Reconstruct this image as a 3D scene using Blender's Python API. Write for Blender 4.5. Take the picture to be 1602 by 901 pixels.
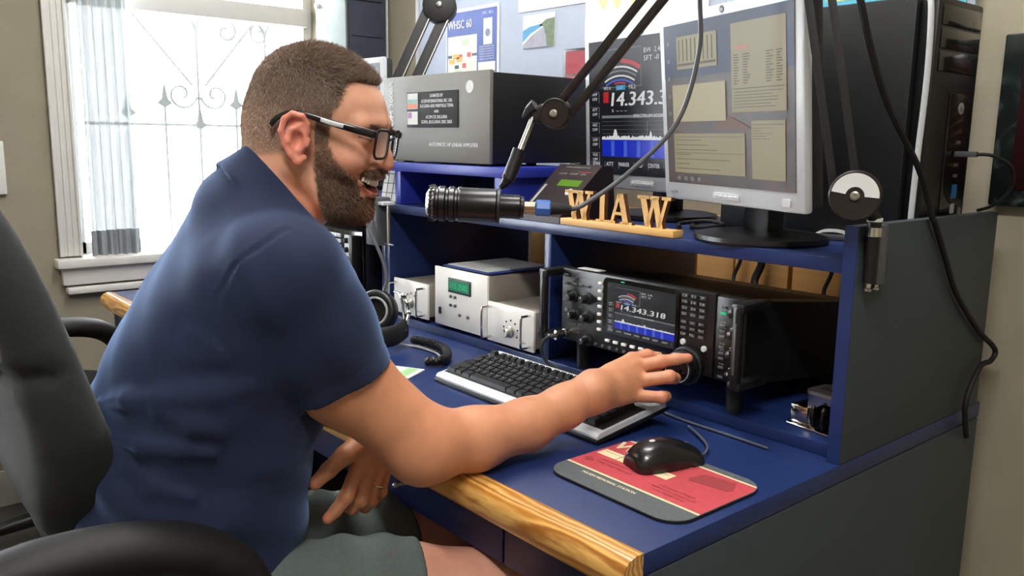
import bpy, bmesh, math, random
import numpy as np
from mathutils import Vector, Matrix, Euler
random.seed(7); RNG = np.random.default_rng(7)
for o in list(bpy.data.objects): bpy.data.objects.remove(o)
SC = bpy.context.scene
COL = SC.collection
R = math.radians

# ------------------------------------------------------------ camera
cam_d = bpy.data.cameras.new('camera'); cam = bpy.data.objects.new('camera', cam_d); COL.objects.link(cam)
cam_d.sensor_width = 36; cam_d.lens = 36*1325/1602; cam_d.clip_start = .02
cx = (0.64609222, 0.76312906, 0.01410274); cy = (-0.14014708, 0.10045015, 0.98502211); cz = (0.75028237, -0.63839158, 0.17185038)
m = Matrix([[cx[i], cy[i], cz[i]] for i in range(3)]).to_4x4(); m.translation = (.581, -.696, 1.21)
cam.matrix_world = m
SC.camera = cam
# ------------------------------------------------------------ light
W = bpy.data.worlds.new('world'); SC.world = W; W.use_nodes = True
wn = W.node_tree.nodes; wn['Background'].inputs[0].default_value = (.90, .96, 1, 1); wn['Background'].inputs[1].default_value = 13
SC.view_settings.view_transform = 'Standard'; SC.view_settings.look = 'None'; SC.view_settings.gamma = 1; SC.view_settings.use_curve_mapping = False
SC.view_settings.exposure = 0.78
def area(name, loc, rot, sx, sy, e, col=(1,1,1), portal=False):
    l = bpy.data.lights.new(name, 'AREA'); l.shape = 'RECTANGLE'; l.size = sx; l.size_y = sy; l.energy = e; l.color = col
    if portal: l.cycles.is_portal = True
    o = bpy.data.objects.new(name, l); COL.objects.link(o); o.location = loc; o.rotation_euler = rot
    return o
area('window_portal', (-2.66, .49, 1.45), (0, R(-90), 0), 1.36, .92, 1, portal=True)
area('window_portal', (-2.66, -1.25, 1.45), (0, R(-90), 0), 1.36, 1.1, 1, portal=True)
area('ceiling_lamp_light', (-.8, .28, 2.68), (0, 0, 0), 1.15, .28, 17, (1, .98, .95))
area('ceiling_lamp_light', (.75, -.9, 2.68), (0, 0, 0), 1.15, .28, 25, (1, .98, .95))

# ------------------------------------------------------------ materials
def lin(c):
    return tuple(((v/255)/12.92 if v/255 <= .04045 else ((v/255+.055)/1.055)**2.4) for v in c)
MATS = {}
def mat(name, rgb, rough=.5, metal=0, var=0, scale=40, bump=0, bscale=200, emit=0, trans=0, sheen=0, coat=0, attr=None, sss=0, spec=.5, stretch=(1,1,1), alpha=1):
    m = bpy.data.materials.new(name); m.use_nodes = True; MATS[name] = m
    nt = m.node_tree; N = nt.nodes; L = nt.links; b = N['Principled BSDF']
    c = lin(rgb); b.inputs['Base Color'].default_value = (*c, 1); b.inputs['Roughness'].default_value = rough; b.inputs['Metallic'].default_value = metal
    b.inputs['Specular IOR Level'].default_value = spec
    if trans: b.inputs['Transmission Weight'].default_value = trans
    if sheen: b.inputs['Sheen Weight'].default_value = sheen; b.inputs['Sheen Roughness'].default_value = .4
    if coat: b.inputs['Coat Weight'].default_value = coat
    if alpha < 1: b.inputs['Alpha'].default_value = alpha
    if sss:
        b.inputs['Subsurface Weight'].default_value = sss; b.inputs['Subsurface Radius'].default_value = (.012, .004, .002); b.inputs['Subsurface Scale'].default_value = 1
    if emit: b.inputs['Emission Color'].default_value = (*c, 1); b.inputs['Emission Strength'].default_value = emit
    src = None
    if attr:
        a = N.new('ShaderNodeAttribute'); a.attribute_name = attr; src = a.outputs['Color']
    if var or bump:
        tc = N.new('ShaderNodeTexCoord'); mp = N.new('ShaderNodeMapping'); mp.inputs['Scale'].default_value = stretch; L.new(tc.outputs['Object'], mp.inputs[0])
    if var:
        n = N.new('ShaderNodeTexNoise'); n.inputs['Scale'].default_value = scale; n.inputs['Detail'].default_value = 5; L.new(mp.outputs[0], n.inputs['Vector'])
        r = N.new('ShaderNodeMapRange'); r.inputs['From Min'].default_value = .25; r.inputs['From Max'].default_value = .75
        r.inputs['To Min'].default_value = 1-var; r.inputs['To Max'].default_value = 1+var; L.new(n.outputs['Fac'], r.inputs['Value'])
        x = N.new('ShaderNodeVectorMath'); x.operation = 'SCALE'
        if src: L.new(src, x.inputs[0])
        else: x.inputs[0].default_value = c
        L.new(r.outputs[0], x.inputs['Scale']); src = x.outputs[0]
    if src: L.new(src, b.inputs['Base Color'])
    if bump:
        n = N.new('ShaderNodeTexNoise'); n.inputs['Scale'].default_value = bscale; n.inputs['Detail'].default_value = 3; L.new(mp.outputs[0], n.inputs['Vector'])
        bp = N.new('ShaderNodeBump'); bp.inputs['Strength'].default_value = bump; bp.inputs['Distance'].default_value = .002; L.new(n.outputs['Fac'], bp.inputs['Height']); L.new(bp.outputs[0], b.inputs['Normal'])
    return m
def ramp_mat(name, kind, cols, scale, rough, stretch=(1,1,1), dist=4, coat=0, bump=0, emit=0):
    m = bpy.data.materials.new(name); m.use_nodes = True; nt = m.node_tree; N = nt.nodes; L = nt.links; b = N['Principled BSDF']; b.inputs['Roughness'].default_value = rough
    tc = N.new('ShaderNodeTexCoord'); mp = N.new('ShaderNodeMapping'); mp.inputs['Scale'].default_value = stretch; L.new(tc.outputs['Object'], mp.inputs[0])
    if kind == 'wood':
        w = N.new('ShaderNodeTexWave'); w.bands_direction = 'Y'; w.inputs['Scale'].default_value = scale; w.inputs['Distortion'].default_value = dist; w.inputs['Detail'].default_value = 4; w.inputs['Detail Scale'].default_value = 1.5
        L.new(mp.outputs[0], w.inputs[0]); out = w.outputs['Fac']
    else:
        w = N.new('ShaderNodeTexNoise'); w.inputs['Scale'].default_value = scale; w.inputs['Detail'].default_value = 8; w.inputs['Distortion'].default_value = dist; L.new(mp.outputs[0], w.inputs[0]); out = w.outputs['Fac']
    r = N.new('ShaderNodeValToRGB'); L.new(out, r.inputs[0])
    e = r.color_ramp.elements
    while len(e) < len(cols): e.new(.5)
    for el, (p, c) in zip(e, cols): el.position = p; el.color = (*lin(c), 1)
    L.new(r.outputs[0], b.inputs['Base Color'])
    if coat: b.inputs['Coat Weight'].default_value = coat; b.inputs['Coat Roughness'].default_value = .15
    if emit: L.remove(b.inputs['Base Color'].links[0]); b.inputs['Base Color'].default_value = (.01, .01, .012, 1)
    if emit: L.new(r.outputs[0], b.inputs['Emission Color']); b.inputs['Emission Strength'].default_value = emit
    if bump:
        bp = N.new('ShaderNodeBump'); bp.inputs['Strength'].default_value = bump; bp.inputs['Distance'].default_value = .001; L.new(out, bp.inputs['Height']); L.new(bp.outputs[0], b.inputs['Normal'])
    return m
M_wall = mat('beige_paint', (158, 150, 130), .85, var=.06, scale=8, bump=.25, bscale=90)
M_ceil = mat('ceiling_paint', (225, 222, 212), .9, var=.03, scale=8, bump=.2)
M_floor = mat('grey_carpet', (92, 88, 84), .95, var=.25, scale=120, bump=.6, bscale=400)
M_white = mat('white_gloss_paint', (232, 230, 224), .4, var=.03, scale=20, bump=.06, bscale=60)
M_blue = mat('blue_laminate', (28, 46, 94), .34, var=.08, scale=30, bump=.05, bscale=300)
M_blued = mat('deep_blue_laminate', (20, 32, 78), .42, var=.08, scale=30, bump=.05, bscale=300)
M_blues = mat('bright_blue_laminate', (40, 54, 160), .4, var=.06, scale=30)
M_panel = mat('charcoal_laminate', (54, 62, 66), .55, var=.10, scale=260, bump=.08, bscale=500)
M_oak = ramp_mat('oak', 'wood', [(0, (176, 116, 46)), (.35, (214, 160, 84)), (.7, (226, 176, 98)), (1, (160, 100, 38))], 9, .3, (.35, 2.2, 2.2), 6, coat=.5, bump=.1)
M_signw = mat('birch_ply', (226, 178, 106), .5, var=.08, scale=30, stretch=(.3, 3, 3))
M_signe = mat('burnt_edge', (92, 54, 30), .7, var=.3, scale=60)
M_black = mat('black_plastic', (17, 17, 18), .38, var=.08, scale=60, bump=.05, bscale=500)
M_blackm = mat('black_matte_metal', (14, 15, 18), .5, 0, var=.05, scale=50, bump=.1, bscale=900)
M_gloss = mat('black_gloss', (8, 8, 9), .15, coat=.4)
M_dgrey = mat('dark_grey_plastic', (38, 39, 41), .45, var=.05, scale=60)
M_mgrey = mat('mid_grey_plastic', (82, 84, 88), .5, var=.05, scale=60)
M_brown = mat('brown_black_enamel', (48, 42, 40), .38, .3, var=.05, scale=60)
M_silver = mat('silver_plastic', (204, 207, 210), .4, .1, var=.02, scale=60)
M_amp = mat('grey_aluminium_panel', (122, 119, 114), .5, .2, var=.03, scale=90)
M_lgrey = mat('light_grey_plastic', (198, 200, 202), .45, var=.02, scale=60)
M_chrome = mat('chrome', (215, 212, 206), .14, 1)
M_steel = mat('brushed_steel', (176, 174, 168), .3, .9, var=.05, scale=200)
M_brass = mat('brass_plug', (188, 160, 128), .25, .9)
M_ctrl = mat('white_enamel', (236, 234, 228), .35, var=.02, scale=30)
M_ctrls = mat('warm_grey_enamel', (150, 143, 132), .45, var=.04, scale=60)
M_paper = mat('paper', (236, 236, 232), .8, var=.02, scale=30)
M_ink = mat('dark_ink', (38, 38, 42), .8)
M_red = mat('red_print', (184, 64, 72), .7, var=.1, scale=120)
M_redd = mat('dark_red_print', (150, 52, 58), .7)
M_cream = mat('cream_print', (222, 206, 164), .7, var=.05, scale=60)
M_slate = mat('slate_fabric', (84, 90, 92), .85, var=.15, scale=200, bump=.3, bscale=800)
M_wletter = mat('white_lettering', (226, 226, 226), .5)
M_lletter = mat('grey_lettering', (150, 152, 152), .5)
M_key = mat('key_cap_black', (26, 26, 28), .42, var=.08, scale=90)
M_rubber = mat('rubber_black', (14, 14, 15), .65, bump=.1, bscale=500)
M_cableg = mat('grey_cable_jacket', (90, 92, 96), .35)
M_bluep = mat('blue_boot', (52, 104, 184), .4)
M_tan = mat('tan_board', (206, 154, 92), .6, var=.1, scale=20, stretch=(.2, 1, 4))
M_board = mat('pale_grey_blue_board', (178, 186, 202), .8, var=.02, scale=40, bump=.1)
M_chair = mat('charcoal_upholstery', (27, 29, 28), .95, var=.3, scale=500, bump=.3, bscale=1100, sheen=.08)
M_marble = ramp_mat('black_green_marble', 'noise', [(.0, (10, 14, 14)), (.5, (22, 28, 27)), (.62, (44, 54, 52)), (.72, (90, 98, 96)), (1, (20, 24, 24))], 9, .2, (1, 1, 1), 2.5, coat=.5)
M_plaque = mat('dark_maroon_plate', (38, 10, 12), .3, coat=.3)
M_curt = mat('sheer_curtain', (222, 228, 230), .9, trans=0, alpha=.84, var=.03, scale=30)
M_curth = mat('curtain_hem', (160, 166, 170), .9, alpha=.96, var=.03, scale=30)
M_iron = mat('glare_washed_iron', (104, 106, 103), .5)  # iron lightened in colour to stand in for the overexposed window's glare
M_glass = mat('pane_glass', (255, 255, 255), .0, trans=1)
def glow(name, rgb, e=1.0):
    return mat(name, rgb, .35, emit=e, spec=.3)
def em(name, rgb, k=.5):      # lit pixels: emission only a screen would give
    return mat(name, tuple(v*.15 for v in rgb), .4, emit=0) if k == 0 else _em(name, rgb, k)
def _em(name, rgb, k):
    m = mat(name, (10, 10, 12), .35, spec=.3); b = m.node_tree.nodes['Principled BSDF']
    b.inputs['Emission Color'].default_value = (*lin(rgb), 1); b.inputs['Emission Strength'].default_value = k
    return m
K = .46
E_white = em('lit_white', (225, 225, 225), K); E_dim = em('lit_grey', (120, 124, 128), K); E_blue = em('lit_blue', (24, 44, 190), K)
E_red = em('lit_red', (190, 40, 50), K); E_cyan = em('lit_cyan', (40, 150, 200), K); E_scr = em('screen_black', (30, 31, 34), K*.8)
E_grn = em('lit_green', (20, 200, 130), K*1.1); E_lcd = em('lcd_yellow_green', (110, 165, 30), K); E_tan = em('window_tan', (160, 150, 116), K*.9); E_tanl = em('window_tan_light', (186, 174, 136), K*.9)
E_bluesc = em('lit_blue_soft', (70, 100, 210), K); E_line = em('window_line', (90, 86, 70), K*.8); E_pink = em('window_pink', (205, 130, 112), K*.9)
E_scr2 = ramp_mat('desktop_wallpaper', 'noise', [(0, (58, 56, 60)), (.5, (84, 66, 58)), (.62, (108, 76, 60)), (1, (60, 66, 84))], 14, .4, (1, 1, 2.2), 1.2, emit=K*.55)
E_sky = em('desktop_sky', (62, 72, 96), K*.9); E_lamp = em('lamp_diffuser', (255, 250, 240), 3)

# ------------------------------------------------------------ mesh building
class MB:
    def __init__(s): s.bm = bmesh.new()
    def _add(s, fn, mtx):
        pass
    def box(s, x0, x1, y0, y1, z0, z1, b=0, seg=2, mtx=None):
        t = Matrix.Translation(((x0+x1)/2, (y0+y1)/2, (z0+z1)/2)) @ Matrix.Diagonal((abs(x1-x0), abs(y1-y0), abs(z1-z0), 1))
        r = bmesh.ops.create_cube(s.bm, size=1, matrix=t); vs = r['verts']
        if b:
            es = list({e for v in vs for e in v.link_edges})
            r2 = bmesh.ops.bevel(s.bm, geom=es, offset=b, segments=seg, affect='EDGES', profile=.5)
            vs = list({v for f in r2['faces'] for v in f.verts} | {v for v in vs if v.is_valid})
        if mtx is not None: bmesh.ops.transform(s.bm, matrix=mtx, verts=vs)
        return s
    def cyl(s, a, b, r0, r1=None, n=20, caps=True):
        a = Vector(a); b = Vector(b); r1 = r0 if r1 is None else r1; d = b-a
        q = d.to_track_quat('Z', 'Y').to_matrix().to_4x4(); t = Matrix.Translation((a+b)/2) @ q
        bmesh.ops.create_cone(s.bm, cap_ends=caps, segments=n, radius1=r0, radius2=r1, depth=d.length, matrix=t)
        return s
    def lathe(s, a, axis, prof, n=24):   # prof: (distance along axis, radius)
        a = Vector(a); q = Vector(axis).to_track_quat('Z', 'Y').to_matrix(); rings = []
        for (h, r) in prof:
            if r < 1e-6: rings.append([s.bm.verts.new(a+q@Vector((0, 0, h)))])
            else: rings.append([s.bm.verts.new(a+q@Vector((r*math.cos(2*math.pi*i/n), r*math.sin(2*math.pi*i/n), h))) for i in range(n)])
        for A, B in zip(rings, rings[1:]):
            for i in range(n):
                j = (i+1) % n
                if len(A) == 1 and len(B) == 1: continue
                if len(A) == 1: s.bm.faces.new((A[0], B[j], B[i]))
                elif len(B) == 1: s.bm.faces.new((A[i], A[j], B[0]))
                else: s.bm.faces.new((A[i], A[j], B[j], B[i]))
        for Rr, fl in ((rings[0], True), (rings[-1], False)):
            if len(Rr) > 2: s.bm.faces.new(Rr[::-1] if fl else Rr)
        return s
    def tube(s, pts, r, n=8, sm=0, closed=False, flat=None):
        P = [Vector(p) for p in pts]; rs = r if isinstance(r, (list, tuple)) else [r]*len(P)
        if sm:
            Q = []; RR = []; k = len(P); seg = range(k if closed else k-1)
            for i in seg:
                p0 = P[(i-1) % k] if closed or i > 0 else P[i]; p1 = P[i]; p2 = P[(i+1) % k]; p3 = P[(i+2) % k] if closed or i+2 < k else P[(i+1) % k]
                for j in range(sm):
                    t = j/sm
                    Q.append(.5*((2*p1)+(-p0+p2)*t+(2*p0-5*p1+4*p2-p3)*t*t+(-p0+3*p1-3*p2+p3)*t**3)); RR.append(rs[i]*(1-t)+rs[(i+1) % k]*t)
            if not closed: Q.append(P[-1]); RR.append(rs[-1])
            P, rs = Q, RR
        k = len(P); rings = []; up = None
        for i, p in enumerate(P):
            a = P[(i-1) % k] if closed or i > 0 else p; b = P[(i+1) % k] if closed or i < k-1 else p
            d = (b-a).normalized()
            if up is None:
                up = Vector((0, 0, 1)) if abs(d.z) < .9 else Vector((1, 0, 0))
            u = (up - d*up.dot(d)).normalized(); v = d.cross(u); up = u
            f = flat or (1, 1)
            rings.append([s.bm.verts.new(p+rs[i]*(f[0]*u*math.cos(2*math.pi*j/n)+f[1]*v*math.sin(2*math.pi*j/n))) for j in range(n)])
        for i in range(k if closed else k-1):
            A = rings[i]; B = rings[(i+1) % k]
            for j in range(n): s.bm.faces.new((A[j], A[(j+1) % n], B[(j+1) % n], B[j]))
        if not closed: s.bm.faces.new(rings[0][::-1]); s.bm.faces.new(rings[-1])
        return s
    def prism(s, poly, y0, y1, plane='xz', mtx=None):
        def P(u, v, w): return {'xz': (u, w, v), 'xy': (u, v, w), 'yz': (w, u, v)}[plane]
        A = [s.bm.verts.new(P(u, v, y0)) for u, v in poly]; B = [s.bm.verts.new(P(u, v, y1)) for u, v in poly]; n = len(poly)
        fs = [s.bm.faces.new(A[::-1]), s.bm.faces.new(B)]
        for i in range(n): s.bm.faces.new((A[i], A[(i+1) % n], B[(i+1) % n], B[i]))
        bmesh.ops.recalc_face_normals(s.bm, faces=s.bm.faces[:])
        if mtx is not None: bmesh.ops.transform(s.bm, matrix=mtx, verts=A+B)
        return s
    def sphere(s, c, r, sc=(1, 1, 1), u=20, v=12):
        bmesh.ops.create_uvsphere(s.bm, u_segments=u, v_segments=v, radius=1, matrix=Matrix.Translation(c) @ Matrix.Diagonal((r*sc[0], r*sc[1], r*sc[2], 1)))
        return s
    def make(s, name, mt, parent=None, smooth=True, ang=38):
        bmesh.ops.recalc_face_normals(s.bm, faces=s.bm.faces[:])
        me = bpy.data.meshes.new(name); s.bm.to_mesh(me); s.bm.free()
        if mt: me.materials.append(mt)
        if smooth: me.shade_smooth(); me.set_sharp_from_angle(angle=R(ang))
        o = bpy.data.objects.new(name, me); COL.objects.link(o)
        if parent is not None: o.parent = parent
        return o
def root(name, label, cat, loc=(0, 0, 0), rz=0, group=None, rot=None):
    o = bpy.data.objects.new(name, None); o.empty_display_size = .05; COL.objects.link(o); o.location = loc
    o.rotation_euler = rot if rot else (0, 0, rz)
    o['label'] = label; o['category'] = cat
    if group: o['group'] = group
    return o
def tag(o, label, cat, group=None):
    o['label'] = label; o['category'] = cat
    if group: o['group'] = group
    return o
def lab(o, l): o['label'] = l; return o
def struct(o): o['kind'] = 'structure'; return o
def bx(name, mt, parent, x0, x1, y0, y1, z0, z1, b=0, seg=2):
    return MB().box(x0, x1, y0, y1, z0, z1, b, seg).make(name, mt, parent)
def dup(o, parent=None, **kw):
    c = o.copy(); COL.objects.link(c)
    if parent is not None: c.parent = parent
    for ch in o.children: dup(ch, c)
    for k, v in kw.items():
        if k in ('location', 'rotation_euler'): setattr(c, k, v)
        else: c[k] = v
    return c
_font = {}
def glyphs(sx):
    if sx not in _font:
        cu = bpy.data.curves.new('t', 'FONT'); cu.body = sx; cu.size = 1; cu.resolution_u = 2
        o = bpy.data.objects.new('t', cu); me = bpy.data.meshes.new_from_object(o)
        v = np.array([p.co[:2] for p in me.vertices]) if len(me.vertices) else np.zeros((0, 2)); f = [tuple(p.vertices) for p in me.polygons]
        bpy.data.objects.remove(o); bpy.data.curves.remove(cu); bpy.data.meshes.remove(me); _font[sx] = (v, f)
    return _font[sx]
def text(name, mt, parent, items, y=0, plane='xz', bold=0):
    # items: (string, x, z, height, align, optional width, slant, rot)
    V = []; F = []
    for it in items:
        s_, x, z, h, al = it[:5]; wd = it[5] if len(it) > 5 else None; sl = it[6] if len(it) > 6 else 0; rt = it[7] if len(it) > 7 else 0
        v, f = glyphs(s_)
        if not len(v): continue
        w0, w1 = v[:, 0].min(), v[:, 0].max(); sc = h/.7; sxx = sc if not wd else wd/max(w1-w0, 1e-6)
        off = {'l': -w0, 'c': -(w0+w1)/2, 'r': -w1}[al]
        for rep in ([0] if not bold else [0, bold]):
            u = (v[:, 0]+off)*sxx+rep*h; q = v[:, 1]*sc; u = u+q*sl
            if rt: c, n = math.cos(rt), math.sin(rt); u, q = u*c-q*n, u*n+q*c
            b = len(V)
            for a, c2 in zip(u, q):
                yy = y-rep*.002*h
                V.append((x+a, yy, z+c2) if plane == 'xz' else (x+a, z+c2, y+rep*.002*h))
            F += [tuple(i+b for i in g) for g in f]
    me = bpy.data.meshes.new(name); me.from_pydata(V, [], F); me.materials.append(mt); o = bpy.data.objects.new(name, me); COL.objects.link(o)
    if parent is not None: o.parent = parent
    return o
def plates(name, mt, parent, rects, y, th=.0006):
    mb = MB()
    for x0, x1, z0, z1 in rects: mb.box(x0, x1, y-th, y, z0, z1)
    o = mb.make(name, mt, parent, smooth=False)
    if len(rects) > 1: o['kind'] = 'stuff'
    return o
def rrect(x0, x1, z0, z1, r, n=5):
    out = []
    for cx_, cz_, a in ((x1-r, z1-r, 0), (x0+r, z1-r, 90), (x0+r, z0+r, 180), (x1-r, z0+r, 270)):
        for i in range(n+1):
            t = R(a+90*i/n); out.append((cx_+r*math.cos(t), cz_+r*math.sin(t)))
    return out
# ============================================================ the room
X0, X1, Y0, Y1, ZC = -2.5, 2.2, -2.4, 1.0, 2.7
WY0, WY1, WZ0, WZ1 = .03, .94, .80, 2.15
struct(bx('floor', M_floor, None, X0-.15, X1+.1, Y0-.1, Y1+.12, -.1, 0))
struct(bx('ceiling', M_ceil, None, X0-.15, X1+.1, Y0-.1, Y1+.12, ZC, ZC+.1))
struct(bx('wall_back', M_wall, None, X0-.15, X1+.1, Y1, Y1+.12, 0, ZC))
struct(bx('wall_right', M_wall, None, X1, X1+.1, Y0, Y1, 0, ZC))
struct(bx('wall_front', M_wall, None, X0-.15, X1+.1, Y0-.1, Y0, 0, ZC))
w = MB(); w.box(X0-.15, X0, Y0, -1.8, 0, ZC).box(X0-.15, X0, -.7, WY0, 0, ZC).box(X0-.15, X0, -1.8, -.7, 0, WZ0-.02).box(X0-.15, X0, -1.8, -.7, WZ1, ZC).box(X0-.15, X0, WY1, Y1, 0, ZC).box(X0-.15, X0, WY0, WY1, 0, WZ0-.02).box(X0-.15, X0, WY0, WY1, WZ1, ZC)
struct(w.make('wall_left', M_wall, smooth=False))
struct(bx('baseboard_left', M_white, None, X0, X0+.014, Y0, Y1, 0, .12, .003))
struct(bx('baseboard_back', M_white, None, X0+.014, X1, Y1-.014, Y1, 0, .12, .003))
# window: casing, sill, apron, sashes, pane
win = MB().box(X0-.14, X0-.09, WY0, WY0+.035, WZ0, WZ1).box(X0-.14, X0-.09, WY1-.035, WY1, WZ0, WZ1).box(X0-.14, X0-.09, WY0, WY1, WZ1-.035, WZ1).box(X0-.14, X0-.09, WY0, WY1, WZ0, WZ0+.04).make('window_1', M_white, smooth=False)
struct(win)
bx('sash_rail', M_white, win, X0-.105, X0-.06, WY0+.03, WY1-.03, 1.632, 1.70, .004)
bx('reveal_board', M_white, win, X0-.145, X0-.001, WY0-.012, WY0, WZ0, WZ1)
bx('pane', M_glass, win, X0-.122, X0-.118, WY0+.035, WY1-.035, WZ0+.04, WZ1-.035)
def casing(n, y0, y1, z0, z1):
    mb = MB(); wd = y1-y0
    mb.box(X0, X0+.014, y0, y1, z0, z1, .002)
    for f0, f1, t in ((.0, .2, .024), (.36, .5, .02), (.62, .76, .02), (.86, 1, .024)):
        mb.box(X0, X0+t, y0+wd*f0, y0+wd*f1, z0, z1, .003)
    return mb.make(n, M_white, win)
casing('casing', WY0-.072, WY0-.002, WZ0+.01, WZ1+.07)
MB().box(X0, X0+.02, WY0-.07, Y1, WZ1+.0, WZ1+.07, .004).make('casing_head', M_white, win)
bx('sill', M_white, win, X0-.1, X0+.055, WY0-.088, Y1-.002, WZ0-.026, WZ0+.004, .005)
bx('sill_apron', M_white, win, X0, X0+.03, WY0-.07, Y1-.004, WZ0-.085, WZ0-.026, .004)
bx('apron_bead', M_white, win, X0, X0+.04, WY0-.06, Y1-.006, WZ0-.115, WZ0-.092, .006)
w2 = MB().box(X0-.14, X0-.09, -1.8, -1.765, WZ0, WZ1).box(X0-.14, X0-.09, -.735, -.7, WZ0, WZ1).box(X0-.14, X0-.09, -1.8, -.7, WZ1-.035, WZ1).box(X0-.14, X0-.09, -1.8, -.7, WZ0-.02, WZ0+.04).make('window_2', M_white, smooth=False); struct(w2)
bx('pane', M_glass, w2, X0-.122, X0-.118, -1.765, -.735, WZ0+.04, WZ1-.035)
bx('sill', M_white, w2, X0-.1, X0+.055, -1.88, -.62, WZ0-.026, WZ0+.004, .005); bx('casing', M_white, w2, X0, X0+.02, -1.87, -1.8, WZ0+.005, WZ1+.07, .003); bx('casing', M_white, w2, X0, X0+.02, -.70, -.63, WZ0+.005, WZ1+.07, .003); bx('casing_head', M_white, w2, X0, X0+.02, -1.799, -.701, WZ1, WZ1+.07, .003)
# sheer curtain
pts = []; n = 90
for i in range(n+1):
    t = i/n; pts.append((.065+.155*t, -2.505+.016*math.sin(t*31)+.008*math.sin(t*67+1)))
def sheet(z0, z1, y_s=1.0, th=.0012):
    poly = [(p[1], .142+(p[0]-.142)*y_s) for p in pts]; back = [(p[1]-th, .142+(p[0]-.142)*y_s) for p in pts][::-1]
    mb = MB()
    A = [[mb.bm.verts.new((q[0], q[1], z)) for q in poly+back] for z in (z0, z1)]
    k = len(A[0])
    for i in range(k): mb.bm.faces.new((A[0][i], A[0][(i+1) % k], A[1][(i+1) % k], A[1][i]))
    return mb
cu = sheet(.89, 2.12).make('curtain', M_curt); tag(cu, 'sheer white curtain gathered at the left side of the window', 'curtain')
lab(sheet(.803, .89, 1.05).make('hem', M_curth, cu), 'thicker grey hem at the foot of the curtain')
# outside grille
g = root('window_grille', 'glare-paled wrought iron grille with scrolls outside the window', 'grille', (-2.76, 0, .4))
def gb(a, b, r=.005): MB().cyl((0, a[0], a[1]-.4), (0, b[0], b[1]-.4), r, n=8).make('bar', M_iron, g)
for y, zt in ((.28, 1.29), (.413, 1.33), (.543, 1.60), (.69, 1.33), (.82, 1.60)): gb((y, .4), (y, zt))
for z in (.7, 1.25): gb((.0, z), (1.0, z))
gb((.30, 1.66), (.52, 1.40)); gb((.78, 1.66), (.57, 1.40))
def scroll(cy_, cz_, r0, s, st):
    p = [(0, cy_+s*r*math.cos(a), cz_-.4+r*math.sin(a)) for a, r in ((st+i*.35, r0*(1-i*.038)) for i in range(22))]
    MB().tube(p, .005, 6).make('scroll', M_iron, g)
for c_ in (.478, .608): scroll(c_, 1.365, .058, -1 if c_ < .54 else 1, 3.3)
for c_ in (.66, .80): scroll(c_, 1.61, .05, 1 if c_ > .7 else -1, 1.0)
for y, z in ((.413, 1.33), (.69, 1.33), (.28, 1.29), (.543, 1.25)):
    MB().prism([(y-.028, z-.4), (y, z-.43+.012), (y+.028, z-.4), (y+.012, z-.385+.0), (y, z-.32), (y-.012, z-.385)], -.006, .006, 'yz').make('spear_tip', M_iron, g)
for y in (.543, .82):
    for s in (-1, 1): MB().tube([(0, y, 1.20), (0, y+s*.012, 1.235), (0, y+s*.04, 1.262)], [.006, .008, .003], 6, sm=3).make('leaf_curl', M_iron, g)

# ============================================================ desk and hutches
desk = root('desk', 'blue laminate radio desk with oak front edge and charcoal end panel', 'desk', (-1.0, .45, 0))
def dk(n, mt, x0, x1, y0, y1, z0, z1, b=.0015): return bx(n, mt, desk, x0+1.0, x1+1.0, y0-.45, y1-.45, z0, z1, b)
dk('desktop', M_blue, -2.066, -.0005, 0, .93, .722, .75)
oe = MB(); prof = [(0, .7515), (-.012, .7515), (-.024, .748), (-.031, .740), (-.0335, .728), (-.0325, .716), (-.028, .708), (0, .708)]
oe.prism([(y-.45, z) for y, z in prof], -1.066, 1.0, 'yz'); lab(oe.make('oak_edge', M_oak, desk), 'honey coloured oak nosing along the front')
pb = MB().prism([(y-.45, z) for y, z in [(0, 0), (0, .7075), (-.026, .7075), (-.031, .69), (-.031, 0)]], .965, 1.0, 'yz'); lab(pb.make('oak_post', M_oak, desk), 'upright oak strip at the front corner')
lab(dk('side_panel', M_panel, -.026, 0, .001, .925, 0, .7205), 'charcoal end panel')
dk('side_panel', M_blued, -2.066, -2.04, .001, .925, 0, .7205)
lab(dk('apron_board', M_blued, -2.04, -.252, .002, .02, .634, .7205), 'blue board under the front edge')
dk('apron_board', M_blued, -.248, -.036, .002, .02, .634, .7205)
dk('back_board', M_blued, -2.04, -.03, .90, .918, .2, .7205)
def hutch(x0, x1, label, div, right_panel):
    h = root('hutch', label, 'shelf unit', ((x0+x1)/2, .68, .75)); cx_ = (x0+x1)/2
    def k(n, mt, a, b, c, d, e, f, bev=.0012): return bx(n, mt, h, a-cx_, b-cx_, c-.68, d-.68, e-.75, f-.75, bev)
    rp = .02 if right_panel else .018
    k('riser_board', M_blue, x0+.018, x1-rp, .445, .885, .7505, .77)
    k('shelf_board', M_blue, x0, x1-rp, .445, .885, 1.028, 1.049)
    if right_panel:
        s_ = k('end_panel', M_panel, x1-.018, x1, .4305, .914, .7505, 1.099); lab(s_, 'charcoal end panel rising above the shelf')
        e_ = bx('edge_band', M_blue, s_, x1-.0205-cx_, x1-.0008-cx_, .4285-.68, .4305-.68, .0005, .349); lab(e_, 'blue edge banding')
    else:
        k('end_panel', M_blue, x1-.018, x1, .4455, .914, .7505, 1.0275)
    k('end_panel', M_blue, x0, x0+.018, .4455, .914, .7505, 1.0275)
    for d in div: k('divider', M_blue, d, d+.02, .4455, .91, .7705, 1.0275)
    return h
hutch(-1.258, 0, 'blue desktop hutch holding the radio, with tall charcoal right end', (-.662,), True)
hutch(-2.066, -1.2605, 'blue desktop hutch at the window end of the desk', (), False)
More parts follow.
